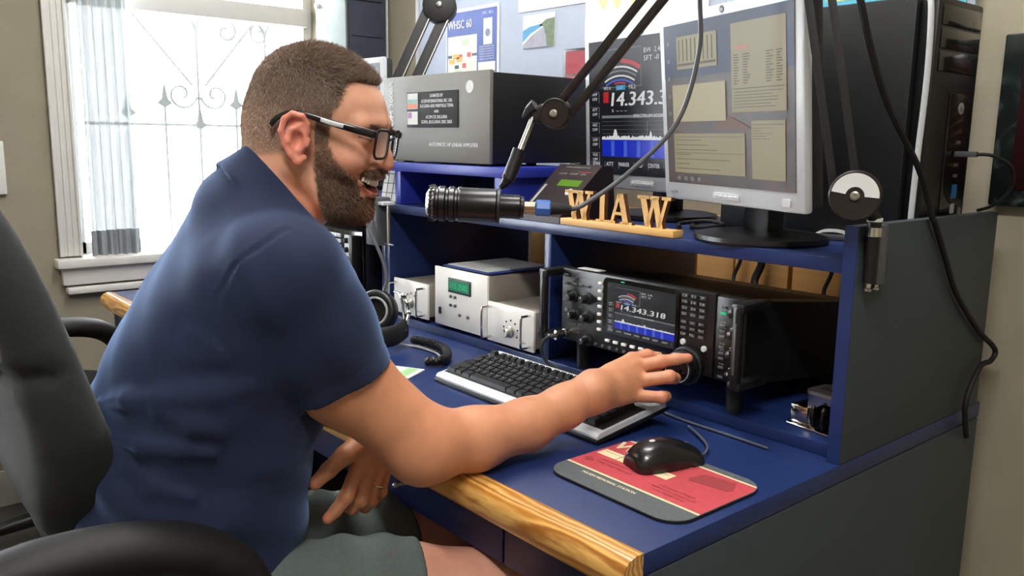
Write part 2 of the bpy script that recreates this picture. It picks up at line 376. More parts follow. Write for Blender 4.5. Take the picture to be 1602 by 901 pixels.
# planks seen through the open back
ba = root('backing_boards', 'tan wooden boards fixed to the wall behind the hutch', 'board', (-.5, Y1-.011, .77))
for i, (a, b, z0, z1) in enumerate(((-1.3, -1.16, .80, 1.04), (-1.15, -1.0, .8, 1.04), (-.99, -.84, .8, 1.04), (-.83, -.70, .8, 1.04), (-.69, -.585, .8, 1.04), (-.58, -.44, .8, 1.04), (-.43, -.31, .8, 1.04), (-.30, -.19, .8, 1.04), (-.18, -.07, .8, 1.04))):
    bx('board', M_tan, ba, a+.5, b+.5, -.011, .009-.002*(i % 2), z0-.77, z1-.77, .002)
for i, (x, yy) in enumerate(((-.56, .955), (-.50, .95), (-.33, .95), (-.27, .96), (-.10, .95))):
    o = MB().tube([(x, yy, 1.02), (x+.004, yy+.01, .95), (x-.006, yy, .90), (x+.03, yy-.02, .86), (x+.02, yy-.015, .78)], .0045 if i != 1 else .009, 8, sm=5).make('hanging_cable', M_rubber)
    tag(o, ['thin black cable hanging behind the radio, leftmost', 'thick black cable hanging behind the radio, left of centre', 'black cable hanging behind the radio, middle one', 'black cable hanging behind the radio, right of centre', 'black cable hanging beside the right end panel behind the radio'][i], 'cable', 'cables behind the radio')
ps = root('power_adapter', 'small black plug adapter on the tan boards behind the radio', 'plug', (-.21, .965, .905)); bx('body', M_rubber, ps, -.02, .02, -.018, .0, 0, .045, .004); MB().tube([(0, -.01, .0), (.01, -.012, -.03), (.02, -.01, -.08)], .003, 6, sm=4).make('cord', M_rubber, ps)

# ============================================================ wall things
pbd = bx('pinboard', M_board, None, -1.905, -.105, Y1-.012, Y1-.0005, 1.12, 2.3, .002); tag(pbd, 'pale grey-blue pinboard behind the desk covered with posters', 'pinboard')
YB = Y1-.0125
tr = bx('alu_trim', M_lgrey, pbd, -1.918, -1.904, Y1-.018, Y1-.001, 1.12, 2.3, .002)
p = root('poster', 'blue poster headed WHSC 60 with white border', 'poster', (-1.745, YB, 1.37))
bx('sheet', M_paper, p, 0, .272, -.0016, -.0004, 0, .248)
M_pblue = mat('poster_blue', (52, 78, 158), .5, var=.15, scale=12); plates('blue_field', M_pblue, p, [(.006, .262, .012, .238)], -.0018)
plates('picture_panel', mat('pale_map', (240, 232, 214), .6, var=.05, scale=60), p, [(.012, .165, .03, .165), (.198, .24, .13, .208), (.172, .256, .05, .078), (.172, .256, .018, .046)], -.0026)
for nm, c_, rr in (('orange_patch', (236, 176, 96), [(.04, .075, .095, .11), (.02, .05, .08, .094), (.06, .09, .085, .10)]), ('red_patch', (206, 92, 96), [(.115, .135, .098, .112), (.09, .11, .065, .08), (.075, .09, .1, .108)]), ('dark_patch', (72, 84, 104), [(.014, .035, .098, .107), (.05, .072, .064, .075), (.14, .165, .10, .108)]), ('green_patch', (196, 212, 176), [(.045, .085, .045, .06), (.09, .12, .135, .155)])):
    plates(nm, mat(nm, c_, .6), p, rr, -.0034, .0005)
text('title', M_wletter, p, [('WHSC 60', .075, .188, .026, 'c', .125)], -.0036, bold=.04)
text('small_print', M_wletter, p, [('1951 - 2011', .218, .220, .009, 'c', .05)]+[('THE RADIO CLUB STORY IN WORDS'[:26-(i % 3)], .214, .122-i*.0075, .0045, 'c', .075) for i in range(6)], -.0036)
MB().lathe((.219, -.0027, .165), (0, -1, 0), [(0, .012), (.001, .012)], 16).make('emblem', mat('emblem_grey', (120, 126, 150), .6), p)
ph = root('photo_print', 'colour photo of a coast with blue sea and green headland', 'photo', (-1.362, YB, 1.474))
bx('sheet', M_paper, ph, 0, .136, -.002, -.0004, 0, .092)
MB().prism([(.0, .05), (.0, .018), (.035, .04), (.085, .058), (.083, .064), (.03, .06)], -.003, -.0021).make('sea', mat('sea_blue', (56, 140, 190), .4, var=.15, scale=70), ph)
MB().prism([(0, .018), (0, .01), (.04, .035), (.09, .056), (.085, .058), (.035, .04)], -.003, -.0021).make('surf', mat('surf', (222, 236, 242), .5), ph)
MB().prism([(0, .01), (.006, .001), (.105, .001), (.1, .03), (.09, .056), (.04, .035)], -.003, -.0021).make('beach', mat('beach', (160, 158, 172), .6, var=.1, scale=60), ph)
MB().prism([(.07, .06), (.1, .075), (.135, .078), (.135, .002), (.105, .001), (.1, .03), (.09, .056)], -.003, -.0021).make('headland', mat('headland', (112, 128, 104), .7, var=.25, scale=90), ph)
def flatsheet(lbl, x0, x1, z0, z1, mt=M_paper, y=.0016):
    o = bx('paper_sheet', mt, None, x0, x1, YB-y, YB-.0004, z0, z1); tag(o, lbl, 'paper'); return o
flatsheet('large white sheet pinned above the coast photo', -1.385, -.985, 1.578, 1.85)
ws = flatsheet('white sheet with pale yellow call sign letters, behind the microphone arm', -1.105, -.70, 1.475, 1.628, M_paper, .0030)
text('lettering', mat('pale_yellow_print', (232, 230, 150), .6), ws, [('W1AW', -.90, 1.55, .055, 'c', .34)], YB-.0034, bold=.05)
os_ = flatsheet('sheet with orange-red drawing above the left monitor', -.86, -.60, 1.60, 1.86, mat('cream_paper', (240, 222, 206), .7), .0042)
MB().tube([(-.84, YB-.006, 1.625), (-.79, YB-.006, 1.64), (-.74, YB-.006, 1.622), (-.66, YB-.006, 1.65)], .004, 6, sm=5).make('drawing', mat('orange_ink', (206, 96, 70), .6), os_)
mp_ = flatsheet('turquoise world map sheet behind the computer tower', -.46, -.12, 1.40, 1.75, mat('map_cyan', (84, 178, 208), .6, var=.12, scale=20), .0024)
plates('land', mat('map_land', (196, 204, 150), .6), mp_, [(-.40, -.33, 1.50, 1.56), (-.26, -.2, 1.46, 1.55)], YB-.0026)
pq = root('wall_plaque', 'dark marble plaque with maroon plate on the right wall', 'plaque', (-.043, Y1-.001, 1.105))
bx('marble_slab', M_marble, pq, 0, .245, -.024, 0, 0, .303, .004)
mpz = bx('maroon_plate', M_plaque, pq, .035, .21, -.027, -.0245, .03, .273, .001)
plates('engraved_lines', mat('dull_gold', (120, 96, 60), .4, .6), mpz, [(.06, .185, .24-i*.025, .246-i*.025) for i in range(8)], -.0274)
fr = root('picture_frame', 'white frame on the window wall at the left edge', 'picture', (-2.499, -.30, 1.02)); bx('frame', M_white, fr, 0, .016, -.12, .124, 0, .165, .003); bx('picture_sheet', mat('ivory', (205, 200, 180), .8), fr, .0165, .018, -.10, .104, .02, .145)
for x, y in ((-.8, .28), (.75, -.9)):
    c_ = root('ceiling_lamp', 'white rectangular ceiling light over the ' + ('desk' if x < 0 else 'middle of the room'), 'lamp', (x, y, 2.7), group='ceiling lights')
    bx('housing', M_white, c_, -.62, .62, -.17, .17, -.012, -.0005, .003); bx('diffuser', E_lamp, c_, -.6, .6, -.15, .15, -.016, -.0125)
# rack by the window
rk = root('equipment_rack', 'tall dark rack cabinet with grey-green front beside the window', 'cabinet', (-2.21, .90, 0))
bx('cabinet_body', M_dgrey, rk, -.11, .11, -.075, .08, 0, 2.05, .004)
lab(bx('front_panel', mat('grey_green_enamel', (112, 122, 118), .5, var=.08, scale=12), rk, -.105, .11, -.083, -.0755, .02, 2.03, .002), 'grey-green front')
MB().cyl((-.085, -.083, 1.675), (-.085, -.094, 1.675), .010, .009).make('knob', M_white, rk)
M_louv = mat('navy_enamel', (56, 60, 74), .5, var=.06, scale=20)
bx('side_skin', M_louv, rk, .1105, .113, -.07, .074, .02, 2.03)
for z in (1.2, 1.32, 1.44, 1.56, 1.68, 1.8): bx('louver', M_louv, rk, .1135, .117, -.06, .06, z, z+.004, .001)
bx('corner_trim', M_lgrey, rk, .108, .116, .0785, .084, .02, 2.03)
# ============================================================ screens
def arcstrip(name, mt, par, cx_, cz_, r0, r1, a0, a1, y, n=18, asp=1):
    mb = MB(); P = []
    for i in range(n+1):
        t = R(a0+(a1-a0)*i/n); P.append((t))
    poly = [(cx_+r1*math.cos(t)*asp, cz_+r1*math.sin(t)) for t in P]+[(cx_+r0*math.cos(t)*asp, cz_+r0*math.sin(t)) for t in P[::-1]]
    return mb.prism(poly, y-.0004, y).make(name, mt, par, smooth=False)
def rig_display(par, x0, z1, w, h, y):
    X = lambda f: x0+f*w
    Z = lambda f: z1-f*h
    pl = lambda n, mt, rr, dy=0: plates(n, mt, par, [(X(a), X(b), Z(d), Z(c)) for a, b, c, d in rr], y-dy, .0004)
    pl('meter_frame', E_dim, [(.13, .50, .07, .075), (.13, .50, .345, .35), (.495, .50, .07, .35), (.13, 1, .555, .575)])
    for i, (r, mt) in enumerate(((.245, E_white), (.215, E_dim), (.18, E_white), (.15, E_bluesc))):
        arcstrip('meter_arc', mt, par, X(.30), Z(.66), (r+.208)*h, (r+.220)*h, 64, 116, y)
    arcstrip('meter_arc', E_red, par, X(.30), Z(.66), .485*h, .515*h, 62, 88, y); arcstrip('meter_arc', E_red, par, X(.30), Z(.66), .335*h, .348*h, 78, 100, y)
    pl('mode_box', E_cyan, [(.27, .355, .335, .37)], .0004); pl('record_mark', E_red, [(.145, .195, .38, .46)])
    T = [('14.343.318', X(.22), Z(.485), h*.10, 'l', w*.64, .15)]
    text('frequency_readout', E_white, par, T, y-.0005, bold=.09)
    text('screen_text', E_white, par, [('VFO A', X(.15), Z(.365), h*.025, 'l', w*.07), ('USB', X(.285), Z(.365), h*.025, 'l', w*.05), ('FIL2', X(.39), Z(.365), h*.03, 'l', w*.06), ('BW  2.4k', X(.52), Z(.12), h*.035, 'l', w*.16), ('SFT -0', X(.52), Z(.175), h*.035, 'l', w*.13), ('S  -- -- --', X(.23), Z(.53), h*.02, 'l', w*.14), ('SPECTRUM SCOPE', X(.43), Z(.573), h*.024, 'l', w*.28)], y-.0008)
    L = [('AMP', 'OFF'), ('ATT', 'OFF'), ('AGC', 'SLOW'), ('COMP', 'OFF'), ('VOX', 'OFF')]
    text('side_keys_text', E_white, par, [(a[j], X(.06), Z(.405+.115*i+.035*j), h*.022, 'c', w*.05) for i, a in enumerate(L) for j in (0, 1)]+[(s_, X(.07+i*.135), Z(.935), h*.03, 'c', w*(.07 if len(s_) < 5 else .1)) for i, s_ in enumerate(('SPAN', 'ATT', 'MARKER', 'HOLD', 'CENTER', 'SET', 'EXIT'))], y-.0005)
    pl('key_outline', E_dim, [(.02, .10, .375+.115*i, .378+.115*i) for i in range(6)]+[(.10, .103, .375+.115*i, .46+.115*i) for i in range(5)]+[(.02+.135*i, .022+.135*i, .90, .955) for i in range(8)])
    pl('scope_grid', E_dim, [(.13, 1, .60+.03*i, .6015+.03*i) for i in range(4)]+[(.548, .551, .60, .73)])
    pl('waterfall', E_blue, [(.13, 1, .735, .865)]); pl('waterfall_band', E_bluesc, [(.22+.12*i, .25+.12*i, .745, .86) for i in range(6)], .0004)
    rr = random.Random(3)
    mbp = [(X(.13), Z(.736))]
    for i in range(121):
        f = i/120; a = .012+.02*rr.random()+.055*math.exp(-((f-.15)/.02)**2)+.04*math.exp(-((f-.52)/.012)**2); mbp.append((X(.13+.87*f), Z(.735-a)))
    mbp.append((X(1), Z(.736))); MB().prism(mbp, y-.0008, y-.0004).make('spectrum_trace', E_white, par, smooth=False)
def desktop_windows(par, x0, z1, w, h, y):
    X = lambda f: x0+f*w
    Z = lambda f: z1-f*h
    pl = lambda n, mt, rr, dy=0: plates(n, mt, par, [(X(a), X(b), Z(d), Z(c)) for a, b, c, d in rr], y-dy, .0003)
    pl('wallpaper_sky', E_sky, [(0, 1, 0, .33)])
    MB().prism([(X(.40), Z(.66)), (X(.48), Z(.60)), (X(.56), Z(.585)), (X(.64), Z(.62)), (X(.71), Z(.655))], y-.0008, y-.0004).make('wallpaper_rock', em('rock_brown', (120, 84, 66), K*.8), par, smooth=False)
    pl('open_window', E_tan, [(.12, .46, .08, .28), (.57, .95, .06, .56), (.07, .66, .68, .93), (.71, .94, .61, .94)], .0008); pl('blank_window', E_tanl, [(.07, .52, .375, .605)], .0008)
    pl('title_bar', E_line, [(.13, .45, .245, .26), (.58, .94, .425, .43), (.08, .65, .70, .703), (.08, .65, .80, .803), (.72, .93, .63, .634)], .0012); pl('pink_row', E_pink, [(.59, .70, .19, .205)], .0012)
    rr = random.Random(5); rows = []
    for i in range(12):
        for a, b in ((.59, .63), (.66, .71), (.82, .87), (.89, .93)): rows.append((a, a+(b-a)*(.5+.5*rr.random()), .235+i*.0145, .241+i*.0145))
    for i in range(6): rows.append((.59, .93-.1*rr.random(), .445+i*.017, .449+i*.017))
    for i in range(9): rows.append((.14+.035*i, .145+.035*i, .10, .235))
    for i in range(7): rows.append((.09, .2+.35*rr.random(), .72+i*.03, .724+i*.03))
    for i in range(5): rows.append((.72, .78+.1*rr.random(), .65+i*.015, .653+i*.015))
    pl('text_rows', E_line, rows, .0014); pl('desktop_icon', E_dim, [(.03, .055, .1+i*.11, .125+i*.11) for i in range(5)]+[(.09+.06*i, .12+.06*i, .955, .98) for i in range(4)], .0006)
def hp_logo(par, x, z, r, y):
    MB().lathe((x, y, z), (0, -1, 0), [(0, r), (.0008, r)], 20).make('round_logo', M_mgrey, par)
    text('logo_letters', M_wletter, par, [('hp', x, z-r*.45, r*.95, 'c', None, .2)], y-.0012)
def monitor(label, sw, sh, loc, yaw, tilt, bz, panel_dy, content, base=True, cols=None):
    t = root('monitor', label, 'monitor', (loc[0], loc[1], 1.049), yaw)
    # base and neck; base centre sits behind the panel
    b = MB().lathe((0, 0, 0), (0, 0, 1), [(0, .107), (.004, .110), (.011, .109), (.014, .096), (.017, .06), (.018, 0)], 40); b.make('base', M_black, t)
    MB().box(-.032, .032, -.012, .022, .015, .20, .004).make('neck', M_dgrey, t)
    pn = MB(); e = .0175; bb = .031
    pn.box(-sw/2-e, sw/2+e, 0, .016, -bb, sh+e, .005)
    pan = pn.make('panel', M_silver, t); pan.location = (0, panel_dy, bz-1.049); pan.rotation_euler = (-tilt, 0, 0)
    lab(MB().box(-sw/2-e+.003, sw/2+e-.003, .016, .040, -bb+.003, sh+e-.003, .008).box(-.11, .11, .038, .056, .04, sh-.04, .01).make('back_shell', M_dgrey, pan), 'dark grey rear shell')
    s = bx('screen', M_gloss if cols is None else cols, pan, -sw/2, sw/2, -.0012, .001, 0, sh)
    if content: content(pan, -sw/2, sh, sw, sh, -.0014)
    st = MB(); st.prism(rrect(-.035, .035, -.021, -.011, .003), -.0018, .001).make('button_strip', M_lgrey, pan)
    for i in range(5): bx('button', M_silver, pan, -.029+i*.0125, -.020+i*.0125, -.0028, -.0016, -.018, -.014, .0006)
    MB().prism(rrect(sw/2-.03, sw/2-.012, -.022, -.010, .003), -.002, .001).make('power_button', M_lgrey, pan)
    hp_logo(pan, 0, sh+e/2, .0055, -.0004)
    text('model_lettering', M_mgrey, pan, [('hp 1740', -sw/2+.006, -.019, .0045, 'l')], -.0006)
    return t
yw = -.316
monitor('silver monitor in front with tan program windows on its screen', .337, .270, (-.255+math.sin(-yw)*.075, .472+math.cos(yw)*.075), yw, -.098, 1.140, -.075, desktop_windows, cols=E_scr2)
yw = -.143; 
monitor('silver monitor behind the front one showing the radio frequency and blue waterfall', .355, .284, (-.607+math.sin(-yw)*.07, .668+math.cos(yw)*.07), yw, -.052, 1.1395, -.07, rig_display, cols=E_scr)
yw = .05
monitor('silver monitor half hidden behind the man\'s forehead', .337, .270, (-1.86, .76), yw, 0, 1.165, -.07, None, cols=E_dim)
# ============================================================ equipment
def knob(par, x, z, y, r, l, mt=M_black, name='knob', mark=True):
    k = MB().lathe((x, y, z), (0, -1, 0), [(0, r*1.15), (l*.2, r*1.15), (l*.22, r), (l*.95, r*.9), (l, r*.78)], 20).make(name, mt, par)
    if mark: bx('pointer', M_wletter, k, x-.0006, x+.0006, y-l-.0006, y-l+.0001, z+r*.2, z+r*.75)
    return k
def transceiver(label, loc, rz=0, lit=True):
    t = root('transceiver', label, 'radio', loc, rz)
    W_, H_, D_ = .438, .143, .40; G0, G1 = .3695, .371
    MB().prism([(.0125, 0), (.0125, H_-.006), (D_, H_-.050), (D_, -.038)], .012, W_-.012, 'yz').make('chassis', M_blackm, t)
    bx('front_panel', M_black, t, .008, G0, -.004, .012, .001, H_, .004)
    bx('right_fascia', M_black, t, G1, W_-.008, -.004, .012, .001, H_-.002, .004)
    tg = MB()
    for i in range(22): tg.prism([(.06, H_-.0113), (.06, H_-.0108), (.30, H_-.0381), (.30, H_-.0386)], .034+i*.0165, .041+i*.0165, 'yz')
    q_ = tg.make('top_vents', M_rubber, t, smooth=False); q_['kind'] = 'stuff'
    y = -.0042
    MB().prism(rrect(.122, .2985, .028, .139, .010), -.0075, -.004).make('screen_bezel', M_gloss, t)
    sc = bx('screen', E_scr if lit else M_gloss, t, .133, .292, -.0082, -.0076, .036, .131)
    if lit: rig_display(sc, .133, .131, .159, .095, -.0084)
    for i in range(7): bx('screen_key', M_ctrl, t, .1085, .1175, -.0085, -.004, .1225-i*.0145, .128-i*.0145, .001)
    for i in range(7): bx('screen_key', M_ctrl, t, .130+i*.0205, .1405+i*.0205, -.0085, -.004, .0185, .0238, .001)
    bx('status_lamp', E_grn, t, .166, .174, -.009, -.0076, .1345, .136)
    for i in range(4): bx('side_button', M_mgrey, t, .0165, .0275, -.008, -.004, .127-i*.016, .132-i*.016, .0012)
    for i in range(3): bx('side_button', M_mgrey, t, .0405+i*.0165, .052+i*.0165, -.008, -.004, .1125, .1165, .0012)
    text('brand_lettering', M_lletter, t, [('iCOM', .036, .1265, .006, 'l', .020), ('IC-7800', .064, .1265, .005, 'l', .023)], y)
    KN = ((.044, .091, .0088), (.080, .0915, .0088), (.049, .056, .0088), (.083, .056, .0088), (.084, .012, .008))
    for (x, z, r) in KN:
        knob(t, x, z, -.004, r*1.25, .007, M_dgrey, 'outer_knob', False); knob(t, x, z, -.0105, r*.85, .014)
    for (x, z) in ((.0225, .062), (.0225, .085)): MB().lathe((x, -.004, z), (0, -1, 0), [(0, .004), (.002, .004), (.002, .0028), (.0022, .0028)], 16).make('jack_ring', M_lletter, t)
    dots = []
    for (x, z, r) in KN:
        for k in range(11):
            a = R(-30+k*24); dots.append(('.', x+.0155*math.cos(a), z+.0155*math.sin(a), .006, 'c'))
    text('scale_dots', M_lletter, t, dots+[('MIC', .035, .0735, .0035, 'c'), ('AF-RF', .045, .1075, .0035, 'c'), ('SQL', .080, .1075, .0035, 'c'), ('NR', .06, .0705, .0035, 'c'), ('PHONES', .04, .034, .0035, 'c'), ('KEY', .06, .036, .0035, 'c'), ('ELEC-KEY', .05, .020, .0035, 'c')], y)
    for i in range(6): MB().lathe((.105+i*.018, -.004, .0085), (0, -1, 0), [(0, .0032), (.003, .003), (.0032, 0)], 12).make('mini_knob', M_mgrey, t)
    for i in range(3):
        for j in range(7):
            x, z = .309+i*.0182, .132-j*.0105
            if j > 3: z -= .003
            bx('keypad_button', M_dgrey, t, x-.0066, x+.0066, -.007, -.004, z-.003, z+.003, .0008)
    text('keypad_lettering', M_lletter, t, [(s_, .309+i*.0182, .1305-j*.0105-(.003 if j > 3 else 0), .0040, 'c', .009) for j in range(7) for i, s_ in enumerate((('1.8', '3.5', '7'), ('10', '14', '18'), ('21', '24', '28'), ('50', 'GENE', 'ENT'), ('SSB', 'CW', 'RTTY'), ('PSK', 'AM', 'FM'), ('UP', 'FIL', 'DATA'))[j])], -.0073)
    for (x, z) in ((.3085, .0525), (.352, .048)): MB().lathe((x, -.004, z), (0, -1, 0), [(0, .0052), (.003, .0052), (.004, .0046), (.0042, 0)], 20).make('round_button', M_silver, t)
    MB().lathe((.321, -.004, .014), (0, -1, 0), [(0, .033), (.008, .033), (.010, .030), (.014, .030)], 48).make('dial_skirt', M_black, t)
    dl = MB().lathe((.321, -.018, .014), (0, -1, 0), [(0, .0275), (.014, .027), (.016, .0252), (.0165, .024)], 48).make('tuning_dial', M_blackm, t)
    MB().tube([(.321+.0245*math.cos(i*math.pi/24), -.0348, .014+.0245*math.sin(i*math.pi/24)) for i in range(48)], .0007, 6, closed=True).make('dial_ring', M_silver, dl)
    MB().lathe((.333, -.0345, .006), (0, -1, 0), [(0, .0065), (.0008, .0065)], 24).make('finger_dimple', M_gloss, dl)
    for i, z in enumerate((.124, .114, .093, .084, .075, .058, .048, .039, .024, .008)):
        bx('fascia_button', M_mgrey if i != 1 else E_grn, t, .3815, .3915, -.0072, -.004, z-.0020, z+.0020, .0008)
    for z in (.118, .082, .050, .016):
        knob(t, .408, z, -.004, .0078, .013, M_black, 'fascia_knob')
        arcstrip('level_arc', M_wletter, t, .408, z, .0105, .0118, 40, 130, -.0043, 10)
    text('fascia_lettering', M_lletter, t, [(s_, .3865, z, .003, 'c', .010) for s_, z in (('SPLIT', .118), ('LOCK', .0975), ('A=B', .0885), ('SUB', .062), ('XFC', .052), ('TX', .028))], y)
    bx('blank_label', M_paper, t, .036, .092, .010, .030, H_-.0005, H_+.0006)
    for s_, x in ((-1, .0), (1, W_)):
        xa, xb = (x-.014, x+.010) if s_ < 0 else (x-.010, x+.014)
        h = MB(); h.box(xa+.004, xb-.004, -.048, -.034, .006, H_-.004, .005).box(xa, xb, -.046, .03, H_-.016, H_-.001, .004).box(xa, xb, -.046, .03, .004, .018, .004)
        hh = h.make('handle', M_black, t); bx('grip_strip', M_mgrey, hh, (xa+xb)/2-.002, (xa+xb)/2+.002, -.0492, -.0478, .03, .112, .0005)
    for x in (.04, W_-.045):
        for yy in (.03, .33): MB().cyl((x, yy, -.0558), (x, yy, 0 if yy < .1 else -.028), .013, .015).make('foot', M_rubber, t)
    pl = MB().lathe((.026, -.002, .016), (-.12, -1, -.05), [(0, .009), (.010, .009), (.010, .0078), (.022, .0078), (.023, .0098), (.032, .0098), (.033, .006), (.046, .005)], 20).make('mic_plug', M_chrome, t); lab(pl, 'chrome microphone plug')
    MB().tube([(.021, -.045, .0135), (.018, -.06, .004), (.02, -.065, -.015), (.035, -.055, -.04), (.08, -.03, -.0525), (.16, -.01, -.0525)], .0032, 8, sm=6).make('mic_lead', M_rubber, t)
    return t
transceiver('large black transceiver on the riser, its screen reading 14.343.318', (-.603, .436, .8262))
def control_box(label, loc, w=.15, h=.086):
    t = root('control_box', label, 'radio equipment', loc, 0, 'silver rotary control boxes')
    bx('case', M_ctrls, t, .006, w-.006, .003, .22, .004, h-.004, .002); bx('front_plate', M_ctrl, t, 0, w, -.003, .003, 0, h, .001)
    k = MB().lathe((w*.52, -.003, h*.36), (0, -1, 0), [(0, .0125), (.003, .0125), (.004, .0105), (.016, .0095), (.018, .008)], 24).make('selector_knob', M_steel, t)
    bx('pointer', M_rubber, k, w*.52-.001, w*.52+.001, -.0218, -.0205, h*.38, h*.36+.009)
    lg = MB()
    for i in range(7):
        a = R(-25+i*38); lg.lathe((w*.52+.023*math.cos(a), -.0032, h*.36+.023*math.sin(a)+.002), (0, -1, 0), [(0, .0022), (.0008, .0022)], 10)
    lg.make('scale_marks', M_ink, t)
    for x in (.012, w-.012):
        MB().tube([(x, -.002, h*.88), (x, -.022, h*.88), (x, -.028, h*.82), (x, -.028, h*.18), (x, -.022, h*.12), (x, -.002, h*.12)], .0028, 10, sm=3).make('handle', M_chrome, t)
    for x in (.02, w-.02):
        for y in (.02, .2): MB().cyl((x, y, -.0085), (x, y, 0.004), .007).make('foot', M_rubber, t)
    text('lettering', M_ink, t, [('ANTENNA', w*.78, h*.16, .003, 'c', .022)], -.0034)
    return t
control_box('silver box with rotary knob and wire handles, beside the left end of the hutch', (-1.222, .449, .779), .148)
control_box('silver box with rotary knob and wire handles, beside the large black transceiver', (-.832, .440, .779), .152)
dc = root('display_controller', 'white metal controller box with a green digital readout', 'radio equipment', (-1.043, .449, .779))
bx('case', M_ctrls, dc, .002, .196, .003, .21, .0, .133, .002); bx('front_plate', M_ctrl, dc, 0, .198, -.003, .003, 0, .137, .001)
lw = bx('readout_frame', M_dgrey, dc, .056, .141, -.0055, -.003, .083, .117, .001); bx('readout', em('readout_glow', (10, 120, 84), .5), lw, .0605, .1365, -.0062, -.0055, .088, .1125)
text('digits', E_grn, lw, [('115 2582', .0985, .0935, .0135, 'c', .066)], -.0066, bold=.06)
for x, z in ((.065, .073), (.082, .073), (.065, .053), (.082, .053), (.100, .034), (.130, .034)): MB().lathe((x, -.003, z), (0, -1, 0), [(0, .0036), (.003, .0036), (.004, .003), (.004, 0)], 14).make('push_button', M_mgrey, dc)
bx('mains_switch', M_ink, dc, .018, .027, -.006, -.003, .026, .042, .001)
for x in (.02, .178):
    for y in (.02, .19): MB().cyl((x, y, -.0085), (x, y, 0), .007).make('foot', M_rubber, dc)
bk = root('stapled_papers', 'white printed papers with blue edge lying on the controller box', 'papers', (-.95, .54, .9165))
bx('blue_folder', mat('folder_blue', (62, 82, 168), .6), bk, -.082, .090, -.078, .118, 0, .0018); MB().box(-.08, .074, -.066, .115, .002, .0035).make('top_sheet', M_paper, bk)
text('printed_lines', M_ink, bk, [('ROTATOR AND ANTENNA NOTES'[:22-3*(i % 3)], -.07, .09-i*.017, .006, 'l', .10) for i in range(9)], .0037, 'xy')
# amplifier and its stand
st = root('amplifier_stand', 'small bright blue wooden stand under the amplifier', 'stand', (-1.0, .46, 1.0493))
bx('top_board', M_blues, st, -.235, .212, -.012, .20, .082, .104, .001)
bx('back_board', M_blued, st, -.197, .168, .19, .1945, .0005, .0815)  # dark sheet added so the opening under the amplifier reads as shade
for x in (-.222, .169): bx('leg', M_blues, st, x, x+.024, -.008, .195, .0005, .0815, .001)
am = root('amplifier', 'grey-fronted black linear amplifier with a dark placard', 'amplifier', (-1.266, .452, 1.160))
bx('case', M_blackm, am, .004, .418, .006, .42, .0, .192, .003); fp = bx('front_panel', M_amp, am, 0, .422, -.004, .0055, -.002, .196, .002)
for x in (.06, .36):
    for y in (.03, .17): MB().cyl((x, y, -.0065), (x, y, 0), .012).make('foot', M_rubber, am)
text('name_lettering', M_wletter, am, [('ACOM 2000A', .045, .045, .016, 'l', .142, 0, R(90))], -.0045, bold=.08)
text('foot_lettering', M_wletter, am, [('AUTOMATIC HF LINEAR AMPLIFIER', .290, .034, .0085, 'c', .185)], -.0045, bold=.05)
plc = bx('placard', mat('placard_black', (40, 42, 42), .7), am, .110, .312, -.0075, -.004, .076, .158, .0006)
text('placard_lettering', M_wletter, plc, [('DONATED BY', .232, .1445, .0075, 'c', .05), ('ACOM INTERNATIONAL INC. USA', .232, .1325, .0075, 'c', .122), ('BULGARIA AND MARYVILLE TENN.', .232, .1215, .0075, 'c', .132), ('AND', .232, .1095, .0065, 'c', .018), ('ACOM LTD. BULGARIA', .232, .0965, .0075, 'c', .084), ('SOFIA, BULGARIA 2002 2003', .232, .0855, .0075, 'c', .12)], -.0079, bold=.05)
plates('logo_card', M_paper, plc, [(.114, .157, .083, .113), (.114, .157, .119, .155)], -.0077)
plates('orange_band', mat('salmon_print', (236, 150, 118), .6), plc, [(.116, .155, .121, .131)], -.0085); plates('teal_band', mat('teal_print', (150, 188, 182), .6), plc, [(.116, .155, .131, .141)], -.0085)
plates('violet_patch', mat('violet_print', (178, 130, 176), .6), plc, [(.118, .132, .098, .111)], -.0085)
MB().lathe((.352, -.0041, .163), (0, -1, 0), [(0, .0135), (.001, .0135), (.001, .0115), (.0002, .0115)], 28).make('emblem_ring', M_wletter, am)
eb = MB()
for a in (90, 210, 330):
    c_, s_ = math.cos(R(a)), math.sin(R(a)); eb.prism([(.352+u*c_-v*s_, .163+u*s_+v*c_) for u, v in ((0, .0018), (.0115, .0018), (.0115, -.0018), (0, -.0018))], -.005, -.0041)
eb.make('emblem', M_wletter, am)
# red clock and white card
cl = root('red_lit_box', 'small black box with a red lit face between amplifier and left monitor', 'clock', (-1.155, .965, 1.3))
bx('case', M_black, cl, -.015, .13, 0, .015, .0, .158, .004); bx('red_face', em('red_face', (170, 30, 50), .6), cl, .0, .12, -.002, -.0005, .09, .15); bx('red_face', em('red_face2', (190, 60, 66), .7), cl, .0, .12, -.002, -.0005, .02, .084)
bx('back_stand', M_black, cl, .03, .08, -.006, .0145, -.25, -.0005, .002)
wc = root('ruled_card', 'white card ruled in black leaning beside the blue stand', 'card', (-1.256, .50, 1.0495), .06)
c1 = MB().box(-.10, .028, -.002, .002, 0, .105).make('card', M_paper, wc); c1.rotation_euler = (R(-12), 0, 0)
plates('ruled_lines', M_ink, c1, [(-.1, .028, z, z+.0015) for z in (.02, .045, .07, .092)]+[(x, x+.0015, 0, .105) for x in (-.08, -.055, -.03, -.005, .018)], -.0021)
